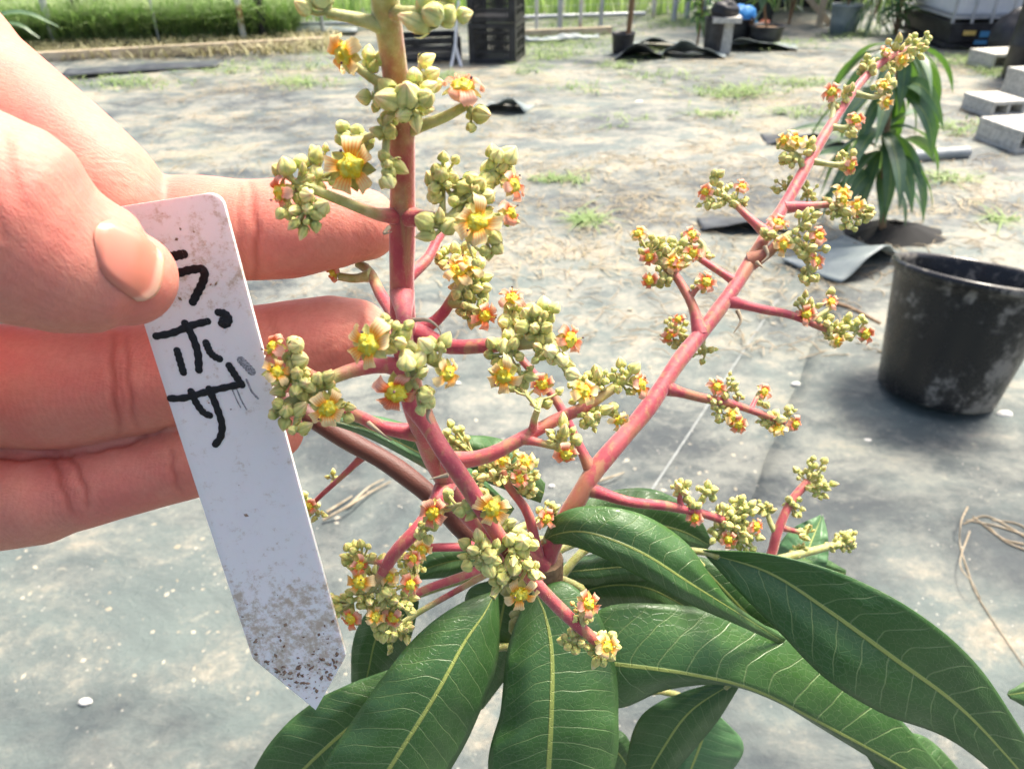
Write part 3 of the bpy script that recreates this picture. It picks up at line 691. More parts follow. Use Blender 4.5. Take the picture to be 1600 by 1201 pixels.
# far mango tree ----------------------------------------------------------
tb = G(1378, 372)
tree = thing('mango_tree', tb, 'young mango tree with long drooping leaves growing through the fabric behind the black pot', 'mango tree')
top = G(1430, 250, .0)
def up_at(px, py, y):
    v = CR @ Vector(((px-800)/FPX, -(py-600.5)/FPX, -1)); return Vector((0, 0, CH))+v*(y/v.y)
sp = spline([tb, up_at(1382, 250, tb.y), up_at(1392, 160, tb.y+.05), up_at(1412, 80, tb.y+.1)], 16)
mb = MB(); mb.tube(sp, [.009-.0003*i for i in range(16)], 10); mb.build('trunk', M['bark'], tree)
rnd = random.Random(5)
for px, py, n, ll in ((1378, 205, 15, .24), (1388, 140, 13, .22), (1408, 80, 17, .20), (1375, 235, 10, .24), (1372, 270, 10, .22)):
    c = up_at(px, py, tb.y+.03)
    for k in range(n):
        a = 6.283*k/n+rnd.uniform(-.3, .3); el = rnd.uniform(-.3, .7); d = Vector((math.cos(a)*math.cos(el), math.sin(a)*math.cos(el), math.sin(el)))
        mb = MB(); leaf_mesh(mb, c, d, ll*rnd.uniform(.7, 1.15), .035*rnd.uniform(.8, 1.1), rnd.uniform(1.5, 2.8), rnd.gauss(0, .3), nu=12, tw=rnd.gauss(0, .8)); mb.build('leaf', M['leaf_far'], tree)
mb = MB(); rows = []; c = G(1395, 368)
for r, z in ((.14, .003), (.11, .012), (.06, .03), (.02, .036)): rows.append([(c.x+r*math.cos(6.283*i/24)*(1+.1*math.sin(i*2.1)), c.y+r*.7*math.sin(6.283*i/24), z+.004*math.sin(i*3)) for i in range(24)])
mb.grid(rows, None, True); mb.build('dark_slit', M['dark'], tree)  # near-black mound: darkness of the slit in the fabric put into colour
# leaves at the far left, behind the hand
bt = G(-140, 175); lt = thing('mango_tree', bt, 'dark leaves of a young mango tree at the left edge above the hand', 'mango tree')
mb = MB(); mb.tube([bt, bt+Vector((0, 0, .25)), bt+Vector((.01, 0, .5))], .008, 8); mb.build('trunk', M['bark'], lt)
for a, b, c, wd in (((-60, 40), (30, 20), (92, 42), .03), ((-60, 60), (20, 38), (62, 60), .03), ((-60, 60), (30, 80), (95, 118), .035), ((-60, 30), (10, 55), (45, 95), .035), ((-50, 90), (0, 110), (40, 160), .035)):
    A, B, C = [up_at(*q, bt.y+.0) for q in (a, b, c)]; pts = spline([A, B, C], 12); mb = MB(); rows = []; uv = []
    for i, p in enumerate(pts):
        u = i/11; d = (pts[min(i+1, 11)]-pts[max(i-1, 0)]).normalized(); s_ = d.cross(Vector((.3, -.5, 1))).normalized(); ww = wd*math.sin(3.14*min(.98, u+.02))**.7*.5
        rows.append([p+s_*ww*k+Vector((0, 0, 1))*ww*.3*abs(k) for k in (-1, -.5, 0, .5, 1)]); uv.append([(u, .5+.5*k) for k in (-1, -.5, 0, .5, 1)])
    mb.grid(rows, uv); mb.build('leaf', M['leaf_far'], lt)
# black pot -----------------------------------------------------------------
pc = G(1458, 618); th = thing('nursery_pot', pc, 'empty black plastic nursery pot splashed with dried mud', 'pot')
PH, PR1, PR0 = .235, .128, .098
mb = MB(); prof = []
for t in [i/12 for i in range(13)]: prof.append((lerp(PR0, PR1, t), t*PH*.93))
prof = [(.002, .002), (PR0*.95, .002), (PR0, .006)]+prof[1:]+[(PR1+.002, PH*.935), (PR1+.008, PH*.945), (PR1+.009, PH*.985), (PR1+.006, PH), (PR1, PH*1.0), (PR1-.003, PH*.985)]
for k in range(9): prof.append((PR1-.005-.0012*k+(.0022 if k % 2 else 0), PH*(.96-.035*k)))
prof += [(lerp(PR0, PR1, .5)-.004, PH*.5), (PR0-.004, .010), (.002, .008)]
seg = 96; rows = [[(r*math.cos(6.2832*i/seg), r*math.sin(6.2832*i/seg), z) for i in range(seg)] for r, z in prof]
mb.grid(rows, None, True); me = mb.mesh('shell', M['pot']); o = bpy.data.objects.new('shell', me); o['_rel'] = 1; link(o, th)
del o['_rel']
th.rotation_euler = Quaternion(Vector((pc.y, -pc.x, 0)).normalized(), R(-13)).to_euler(); th.location.z = .004
# twigs, roots, stones ------------------------------------------------------
def twig(pts, r, name, label, cat='twig', z=.006, m='twig'):
    mb = MB()
    for pl in pts:
        q = [G(a, b, z+(c if c else 0)) for a, b, c in [(t+(0,))[:3] for t in pl]]; sp = spline(q, 6*len(q)); mb.tube(sp, [r*(1-.5*i/len(sp)) for i in range(len(sp))], 6)
    o = mb.build(name, M[m]); tag(o, label, cat); return o
twig([[(1600, 835), (1560, 822), (1510, 812)], [(1600, 850), (1565, 840), (1520, 806)], [(1612, 845), (1580, 825), (1540, 806), (1505, 818)], [(1605, 860), (1570, 845), (1545, 822)], [(1620, 838), (1590, 818), (1550, 812)]], .0015, 'dried_roots', 'bundle of pale dried roots lying on the fabric at the right edge', 'dried roots')
twig([[(1512, 792), (1502, 815, .02), (1500, 850), (1512, 890), (1530, 935), (1600, 1040)]], .0012, 'dry_stem', 'long thin dry stem curling down beside the dried roots', 'dry stem')
twig([[(1515, 830), (1500, 880, .01), (1520, 910, .02), (1532, 935)]], .0011, 'dry_stem', 'short thin dry stem crossing the long one below the roots', 'dry stem')
twig([[(505, 812), (545, 790, .01), (580, 768), (610, 752)], [(545, 790), (575, 762), (600, 748)], [(510, 800), (550, 775)]], .0024, 'root', 'forked grey root lying on the fabric behind the tag', 'root')
twig([[(1290, 470), (1330, 482), (1375, 505)]], .006, 'dead_leaf_stalk', 'brown dead stalk lying left of the black pot', 'dead stalk', m='bark')
twig([[(985, 215), (1010, 222), (1025, 226)]], .006, 'dead_leaf', 'small orange brown dead leaf on the fabric in the middle distance', 'dead leaf', m='bark')
twig([[(1165, 535), (1150, 500, .03)]], .0009, 'dry_stem', 'tiny pale stem behind the right flower stalk', 'dry stem')
twig([[(935, 752), (955, 745, .004), (975, 738)]], .0022, 'dry_stem', 'pale bent stem fragment beside the junction of the right stalk', 'dry stem')
for i, (px, py, s) in enumerate(((998, 163, .018), (1568, 650, .011), (1243, 602, .007), (134, 1098, .006), (1355, 690, .006), (715, 600, .005), (862, 760, .004))):
    lump(G(px, py), s*1.3, s*.8, s*.6, 'stone', M['stone'], ['white chip lying on the fabric in the middle distance', 'pale flat stone right below the black pot', 'small white stone left of the black pot', 'small pale stone lying left of the tag tip', 'small tan stone below the black pot', 'tiny white stone seen between the flower clusters', 'tiny pale stone near the crotch of the stalks'][i], 'stone', 20+i, amp=.15)
# ================================================================== MANGO PLANT IN FRONT
plant_root = P(850, 900, 192)
base_g = Vector((plant_root.x, plant_root.y, 0))
mango = thing('mango_plant', base_g, 'flowering mango plant in front, with red stalks, yellow flowers and broad dark green leaves', 'mango plant')
mb = MB(); tp = spline([base_g+Vector((.01, .01, -.03)), base_g+Vector((.004, .006, .25)), plant_root+Vector((0, 0, -.06)), P(850, 872, 190)], 24)
mb.tube(tp, [.0095-.0045*i/23 for i in range(24)], 14); mb.build('trunk', M['bark'], mango)
SAMPLES = []; camp0 = CM.translation.copy()
def px2m(r, mm): return r*mm/1000/FPX
def stem(mb, pts, r0, r1, g0=0., g1=0., seg=12, rec=True, bulge=True):
    w3 = [P(*p) for p in pts]
    if bulge and SAMPLES:
        s0_ = min(SAMPLES, key=lambda s: (s[0]-w3[0]).length_squared)
        if (s0_[0]-w3[0]).length < .0045: w3[0] = s0_[0].copy()
        else: w3[0] = w3[0].lerp(s0_[0], .5)
    n = max(8, int(sum((b-a).length for a, b in zip(w3, w3[1:]))/.0022))
    sp = spline(w3, n); rad = []; tn = []
    for i in range(n):
        t = i/(n-1); mm = lerp(pts[0][2], pts[-1][2], t)
        r = px2m(lerp(r0, r1, t), mm)*.9
        if bulge: r *= 1+.45*math.exp(-((t*(n-1))/1.6)**2)
        r *= 1+.035*math.sin(i*.8+pts[0][0])
        rad.append(r); tn.append(lerp(g0, g1, t**1.5))
    mb.tube(sp, rad, seg, tn)
    if rec: SAMPLES.extend(zip(sp, rad, tn))
    return sp
# ---- front stalk
m1 = MB()
stem(m1, [(850, 882, 188), (800, 850, 182), (745, 815, 173), (700, 755, 162), (668, 690, 150), (645, 620, 139), (632, 530, 131), (628, 440, 125), (629, 340, 119), (628, 230, 112), (618, 120, 104), (604, 20, 96), (596, -60, 90)], 17, 25, .05, .60, 16, bulge=False)
B1 = [ # points, r0, r1, tone0, tone1
 ([(612, 350, 118), (590, 335, 115), (545, 318, 112), (500, 300, 110), (462, 285, 110)], 11, 8, .25, 1),
 ([(640, 338, 117), (675, 342, 114), (710, 342, 110), (745, 340, 108)], 14, 9, .05, .9),
 ([(700, 338, 111), (735, 300, 112), (770, 268, 112)], 7, 5, .9, 1),
 ([(700, 338, 112), (692, 300, 113), (690, 270, 113)], 6, 4, .9, 1),
 ([(645, 205, 110), (690, 185, 108), (728, 165, 107)], 11, 8, .6, 1),
 ([(610, 145, 105), (585, 125, 102), (545, 95, 100)], 10, 7, .8, 1),
 ([(603, 40, 97), (560, 30, 95), (510, 20, 93)], 13, 9, .8, 1),
 ([(605, 30, 96), (640, 20, 93), (690, 15, 91)], 12, 9, .5, 1),
 ([(622, 215, 111), (600, 200, 106), (620, 170, 103), (640, 155, 101)], 8, 6, .8, 1),
 ([(640, 440, 126), (668, 405, 129), (680, 380, 131), (700, 350, 133)], 10, 8, .0, .3),
 ([(650, 525, 131), (682, 500, 132), (705, 470, 131), (722, 440, 130)], 13, 8, .05, .9),
 ([(704, 470, 131), (735, 480, 130), (752, 490, 130)], 7, 6, .7, .9),
 ([(655, 535, 131), (700, 541, 128), (760, 540, 126), (810, 536, 124), (865, 530, 122)], 14, 12, .0, .85),
 ([(805, 538, 125), (795, 560, 122), (785, 580, 121)], 8, 6, .7, 1),
 ([(790, 538, 126), (800, 510, 128), (806, 490, 129)], 7, 6, .6, 1),
 ([(620, 500, 133), (596, 462, 138), (578, 425, 142), (560, 412, 144)], 12, 8, .3, .7),
 ([(575, 425, 142), (555, 435, 143), (530, 432, 143)], 9, 7, .8, 1),
 ([(640, 575, 134), (600, 570, 131), (545, 580, 127), (500, 600, 124), (455, 628, 122), (425, 648, 121)], 14, 10, .15, 1),
 ([(492, 590, 124), (470, 575, 122), (445, 560, 121)], 9, 7, .1, 1),
 ([(480, 612, 123), (470, 640, 121), (462, 665, 120)], 8, 6, .9, 1),
 ([(628, 470, 123), (632, 500, 118), (636, 530, 114), (640, 560, 112), (640, 590, 111)], 16, 9, .0, 1),
 ([(638, 540, 114), (610, 540, 111), (585, 540, 109)], 8, 6, .9, 1),
 ([(640, 550, 113), (670, 562, 112), (695, 575, 111)], 9, 7, .9, 1),
 ([(640, 685, 149), (600, 668, 146), (560, 650, 142), (530, 640, 139)], 12, 11, .0, .0),
 ([(715, 738, 150), (760, 712, 149), (820, 682, 149), (870, 655, 150), (915, 635, 151), (960, 605, 152)], 14, 9, .0, .6),
 ([(835, 675, 149), (835, 655, 147), (840, 640, 146)], 7, 6, .0, .9),
 ([(818, 684, 149), (845, 692, 147), (870, 698, 145)], 8, 6, .0, .9),
 ([(900, 640, 151), (920, 650, 151), (935, 660, 151)], 7, 6, .7, 1),
 ([(905, 630, 151), (940, 640, 152), (962, 650, 152)], 6, 5, .8, 1),
 ([(655, 650, 134), (690, 700, 131), (730, 758, 131), (765, 815, 133), (800, 868, 137), (850, 925, 142), (890, 965, 146), (930, 1000, 149)], 16, 10, .0, .35),
 ([(780, 850, 135), (765, 870, 133), (760, 885, 132)], 10, 8, .8, 1),
 ([(790, 850, 136), (815, 845, 134), (830, 835, 133)], 8, 6, .7, 1),
 ([(905, 975, 147), (908, 965, 146), (912, 955, 146)], 6, 5, .8, 1),
 ([(920, 990, 148), (905, 1000, 148), (895, 1000, 148)], 6, 5, .8, 1),
 ([(712, 770, 160), (660, 816, 151), (618, 862, 150), (598, 895, 152)], 13, 11, .0, .2),
 ([(605, 880, 152), (585, 876, 153), (565, 875, 153)], 7, 6, .2, .9),
 ([(598, 890, 152), (585, 915, 153), (575, 930, 154)], 8, 6, .5, 1),
 ([(785, 862, 179), (730, 853, 170), (680, 855, 167), (655, 858, 168)], 9, 7, .0, .5),
 ([(800, 880, 183), (735, 895, 176), (665, 920, 171), (640, 935, 170)], 8, 7, .1, .4),
 ([(808, 885, 184), (745, 905, 180), (665, 950, 178), (630, 972, 178)], 6, 5, .3, .8),
 ([(846, 858, 187), (826, 805, 180), (795, 760, 176), (785, 735, 175)], 10, 7, .0, .5),
]
for b in B1: stem(m1, *b)
m1.build('flower_stalk', M['stem'], mango)
mh = MB(); rh = random.Random(2)
big_s = [s for s in SAMPLES if (s[0]-camp0).length < .170]
for _ in range(16000):
    i = rh.randrange(len(big_s)-1); a, ra, ta_ = big_s[i]; b_ = big_s[i+1][0]
    if (b_-a).length > .004: continue
    ax = (b_-a).normalized(); q = ax.orthogonal().normalized(); q = Quaternion(ax, rh.uniform(0, 6.283)) @ q; c = a.lerp(b_, rh.random())+q*ra*.97
    d = (q+ax*rh.gauss(0, .4)+ax.cross(q)*rh.gauss(0, .3))*rh.uniform(.00010, .00026); w_ = ax.cross(q)*.000022
    mh.add([c-w_, c+w_, c+d], [(0, 1, 2)])
o = mh.build('stalk_hairs', M['hair'], mango, False); o['kind'] = 'stuff'
# ---- brown stalk behind the hand
m2 = MB()
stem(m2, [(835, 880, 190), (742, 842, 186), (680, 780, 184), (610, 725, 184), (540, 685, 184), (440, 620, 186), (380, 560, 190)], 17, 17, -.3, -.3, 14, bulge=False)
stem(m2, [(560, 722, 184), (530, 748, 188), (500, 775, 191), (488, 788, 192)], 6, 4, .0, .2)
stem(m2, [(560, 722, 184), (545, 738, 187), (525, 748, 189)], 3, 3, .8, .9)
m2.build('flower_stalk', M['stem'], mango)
# ---- tall right stalk
m3 = MB()
stem(m3, [(850, 885, 190), (868, 840, 186), (905, 775, 184), (935, 728, 185), (1010, 640, 190), (1060, 565, 196), (1105, 508, 201), (1150, 445, 206), (1190, 380, 212), (1235, 305, 219), (1280, 225, 227), (1325, 155, 235), (1368, 105, 243), (1420, 75, 250)], 17, 5.5, .0, .35, 14, bulge=False)
B3 = [
 ([(925, 740, 185), (902, 690, 185), (872, 630, 186), (838, 588, 187), (815, 562, 188)], 9, 7, .0, .2),
 ([(930, 778, 184), (980, 783, 186), (1040, 790, 190), (1090, 800, 194), (1130, 812, 197)], 10, 7, .0, .25),
 ([(1062, 790, 191), (1062, 775, 192), (1068, 762, 192)], 5, 4, .0, .8), ([(1085, 797, 193), (1095, 780, 194), (1103, 770, 194)], 4, 4, .5, .9),
 ([(1045, 612, 193), (1090, 620, 196), (1140, 630, 200), (1185, 645, 203), (1225, 660, 206)], 10, 5, -.05, .5),
 ([(1150, 632, 201), (1150, 650, 200), (1152, 660, 200)], 4, 4, .5, .9), ([(1172, 632, 203), (1182, 622, 204), (1190, 615, 205)], 4, 4, .0, .9),
 ([(1152, 475, 204), (1190, 483, 207), (1235, 492, 210), (1285, 512, 214), (1330, 530, 218)], 9, 5, .0, .6),
 ([(1265, 500, 212), (1285, 490, 213), (1300, 480, 214)], 4, 4, .5, .9), ([(1290, 515, 214), (1300, 525, 213), (1306, 535, 213)], 4, 4, .6, .9),
 ([(1090, 515, 200), (1083, 480, 201), (1068, 450, 203), (1055, 430, 204)], 10, 7, -.05, .2),
 ([(1078, 470, 202), (1090, 450, 201), (1100, 440, 201)], 5, 4, .0, .8), ([(1055, 432, 204), (1030, 410, 205), (1015, 395, 206)], 6, 5, .4, .9), ([(1055, 432, 204), (1030, 440, 204), (1015, 445, 204)], 5, 4, .5, .9),
 ([(1135, 438, 207), (1115, 418, 209), (1095, 405, 211)], 7, 6, -.05, .2), ([(1095, 405, 211), (1100, 385, 212), (1085, 370, 213)], 5, 4, .4, .9),
 ([(1188, 362, 214), (1170, 340, 216), (1152, 322, 218)], 8, 6, .0, .4), ([(1152, 322, 218), (1130, 305, 219), (1115, 300, 220)], 5, 5, .8, 1), ([(1130, 305, 219), (1122, 290, 220), (1117, 278, 220)], 4, 4, .8, 1),
 ([(1178, 402, 209), (1200, 395, 207), (1215, 380, 206), (1235, 365, 206)], 12, 6, -.1, .8), ([(1225, 375, 206), (1250, 395, 207), (1262, 410, 208)], 6, 5, .9, 1),
 ([(1238, 325, 217), (1265, 322, 218), (1300, 320, 220), (1325, 332, 221)], 8, 5, .1, .9),
 ([(1257, 300, 220), (1255, 270, 222), (1248, 245, 223)], 6, 5, .6, 1),
 ([(1285, 262, 223), (1305, 258, 224), (1320, 256, 225)], 5, 5, .7, 1),
 ([(1308, 210, 229), (1318, 200, 229), (1328, 195, 230)], 5, 5, .7, 1), ([(1310, 195, 231), (1302, 165, 232), (1300, 148, 233)], 5, 4, .8, 1),
 ([(1342, 155, 236), (1362, 152, 237), (1378, 150, 238)], 5, 4, .7, 1), ([(1360, 118, 240), (1354, 105, 241)], 5, 4, .8, 1),
 ([(1105, 540, 203), (1070, 525, 207), (1050, 515, 209)], 4, 3, .7, 1), ([(1095, 530, 204), (1102, 545, 208), (1100, 555, 209)], 4, 3, .7, 1),
 ([(1250, 290, 223), (1228, 292, 226)], 4, 3, .8, 1), ([(1250, 290, 222), (1262, 302, 226)], 4, 3, .8, 1),
]
for b in B3: stem(m3, *b)
m3.build('flower_stalk', M['stem'], mango)
# ---- young stalks at the right, and the shoot that carries them under the leaves
m4 = MB()
stem(m4, [(870, 930, 205), (1000, 925, 222), (1120, 905, 232), (1195, 880, 236), (1215, 830, 236), (1235, 785, 238), (1262, 752, 240)], 14, 7, .0, .35, 12, bulge=False)
stem(m4, [(1195, 882, 236), (1240, 868, 236), (1290, 855, 238), (1330, 843, 240)], 9, 5, .6, 1)
stem(m4, [(1212, 835, 236), (1203, 815, 237), (1198, 795, 238)], 5, 4, .8, 1); stem(m4, [(1222, 828, 236), (1245, 830, 237), (1258, 832, 238)], 5, 4, .1, 1)
m4.build('flower_stalk', M['stem'], mango)

# ------------------------------------------------------------------ buds and flowers
def bud_geo(kind):
    """unit bud along +z, height about 1.25, width 1"""
    mb = MB(); rows = []; uv = []
    prof = [(0, .10), (.04, .30), (.16, .44), (.34, .50), (.52, .475), (.70, .37), (.86, .23), (1.0, .10), (1.06, .012)]
    if kind == 1: prof = [(0, .1), (.05, .32), (.18, .46), (.36, .5), (.55, .46), (.72, .33), (.84, .20), (.92, .09), (.95, .012)]
    if kind == 2: prof = [(0, .09), (.06, .22), (.2, .35), (.45, .41), (.7, .36), (.95, .24), (1.15, .12), (1.25, .012)]
    for z, r in prof:
        row = []; u_ = []
        for k in range(20):
            a = 6.2832*k/20; s = abs(math.cos(2.5*a))
            rr = r*(1-.26*(1-s)**3*(.3+z)) + .03*s*z*(z < .9)
            row.append((rr*math.cos(a+z*.35), rr*math.sin(a+z*.35), z)); u_.append((k/20, z/1.1))
        rows.append(row); uv.append(u_)
    mb.grid(rows, uv, True)
    # small sepals hugging the foot
    for k in range(5):
        a = 6.2832*(k+.3)/5; rr = []; uu = []
        for i in range(5):
            t = i/4; wd = .20*math.sin(math.pi*min(.97, .25+t*.72)); rad = .20+.34*math.sin(min(1.5, t*2.2))*.95; z = -.02+t*.46
            rr.append([((rad+(.0 if j else .015))*math.cos(a)-j*wd*math.sin(a), (rad+(.0 if j else .015))*math.sin(a)+j*wd*math.cos(a), z) for j in (-1, 0, 1)]); uu.append([(.5+j*.5, t*.8) for j in (-1, 0, 1)])
        mb.grid(rr, uu)
    return mb
BG = [bud_geo(0), bud_geo(1), bud_geo(2)]
def place_mat(p, d, s, spin=None):
    q = d.normalized().to_track_quat('Z', 'Y'); a = random.uniform(0, 6.28) if spin is None else spin
    return Matrix.Translation(p) @ (q @ Quaternion((0, 0, 1), a)).to_matrix().to_4x4() @ Matrix.Diagonal((s*random.uniform(.88, 1.05), s*random.uniform(.88, 1.05), s*random.uniform(.82, 1.08), 1))
FL = [ # x, y, mm, px across, tilt right, tilt up, kind
 (540, 85, 99, 85, -.6, -.5, 'a'), (548, 262, 109, 105, .1, -.15, 'a'), (442, 300, 109, 70, -1.0, -.2, 'b'), (722, 140, 105, 88, .1, .9, 'b'), (743, 348, 106, 98, .15, -.1, 'a'), (800, 290, 111, 60, .8, .1, 'b'), (795, 335, 110, 55, .9, 0, 'b'),
 (717, 425, 128, 62, -.1, .5, 'a'), (755, 492, 129, 58, .6, -.3, 'b'), (578, 538, 108, 92, -.35, -.1, 'a'), (697, 582, 110, 62, 1.0, -.5, 'a'), (620, 610, 110, 95, -.1, -.6, 'b'), (430, 545, 120, 66, -.6, .6, 'b'), (512, 637, 119, 76, .2, -.25, 'a'),
 (786, 585, 121, 74, 0, -.35, 'a'), (888, 530, 121, 66, .8, .1, 'b'), (800, 468, 128, 56, .0, .9, 'b'), (848, 600, 150, 52, -.3, -.2, 'b'), (912, 612, 148, 60, .1, .25, 'a'), (998, 602, 151, 52, .9, .1, 'b'), (966, 655, 151, 42, .6, -.8, 'a'), (884, 708, 144, 50, -.1, -.4, 'b'),
 (770, 795, 130, 74, -.1, .1, 'a'), (676, 800, 140, 66, .05, .05, 'b'), (812, 925, 135, 70, .1, -.5, 'a'), (563, 908, 152, 54, -.2, .0, 'a'), (640, 912, 154, 46, .4, .1, 'b'), (550, 965, 154, 48, -.1, -.1, 'b'), (483, 790, 190, 34, .1, .1, 'b'), (820, 722, 172, 44, .1, .3, 'a'), (785, 720, 173, 38, -.2, .2, 'a'),
 (1050, 410, 203, 42, .0, .1, 'a'), (998, 366, 205, 38, -.3, .5, 'a'), (1015, 438, 203, 36, -.3, -.4, 'b'), (1082, 395, 210, 38, .2, -.1, 'b'), (1103, 442, 200, 42, .1, .0, 'b'), (1080, 368, 212, 34, -.1, .3, 'b'), (1122, 455, 203, 0, 0, 0, 'b'),
 (1103, 300, 219, 36, -.7, .0, 'b'), (1158, 293, 218, 36, .3, .3, 'b'), (1215, 350, 208, 44, -.2, .6, 'b'), (1222, 382, 205, 42, .1, -.2, 'a'), (1277, 370, 206, 42, .3, .1, 'b'), (1275, 408, 207, 36, .4, .1, 'b'),
 (1315, 303, 220, 40, -.1, .3, 'a'), (1340, 330, 221, 34, .6, -.5, 'b'), (1243, 222, 222, 46, -.1, .5, 'a'), (1328, 258, 224, 36, .4, -.4, 'b'), (1336, 188, 229, 40, .2, .1, 'b'), (1300, 145, 232, 38, -.5, .3, 'b'), (1382, 160, 237, 34, .2, -.3, 'a'),
 (1260, 492, 210, 44, -.1, .1, 'b'), (1298, 472, 214, 34, .2, .5, 'b'), (1306, 532, 212, 32, .2, -.5, 'a'), (1352, 522, 218, 38, .3, -.3, 'b'), (1120, 605, 197, 40, -.1, .0, 'b'), (1153, 662, 199, 40, -.1, .0, 'b'), (1192, 612, 205, 36, .4, .2, 'b'), (1240, 662, 207, 38, .3, -.2, 'b'),
 (1085, 808, 193, 38, .0, -.1, 'b'), (1137, 842, 196, 40, -.1, -.2, 'b'), (1180, 822, 198, 34, .6, .0, 'b'), (1100, 845, 194, 0, 0, 0, 'b'), (1060, 500, 208, 26, -.6, .5, 'b'), (522, 425, 143, 40, -.8, -.5, 'b'),
]
FL = [f for f in FL if f[3]]
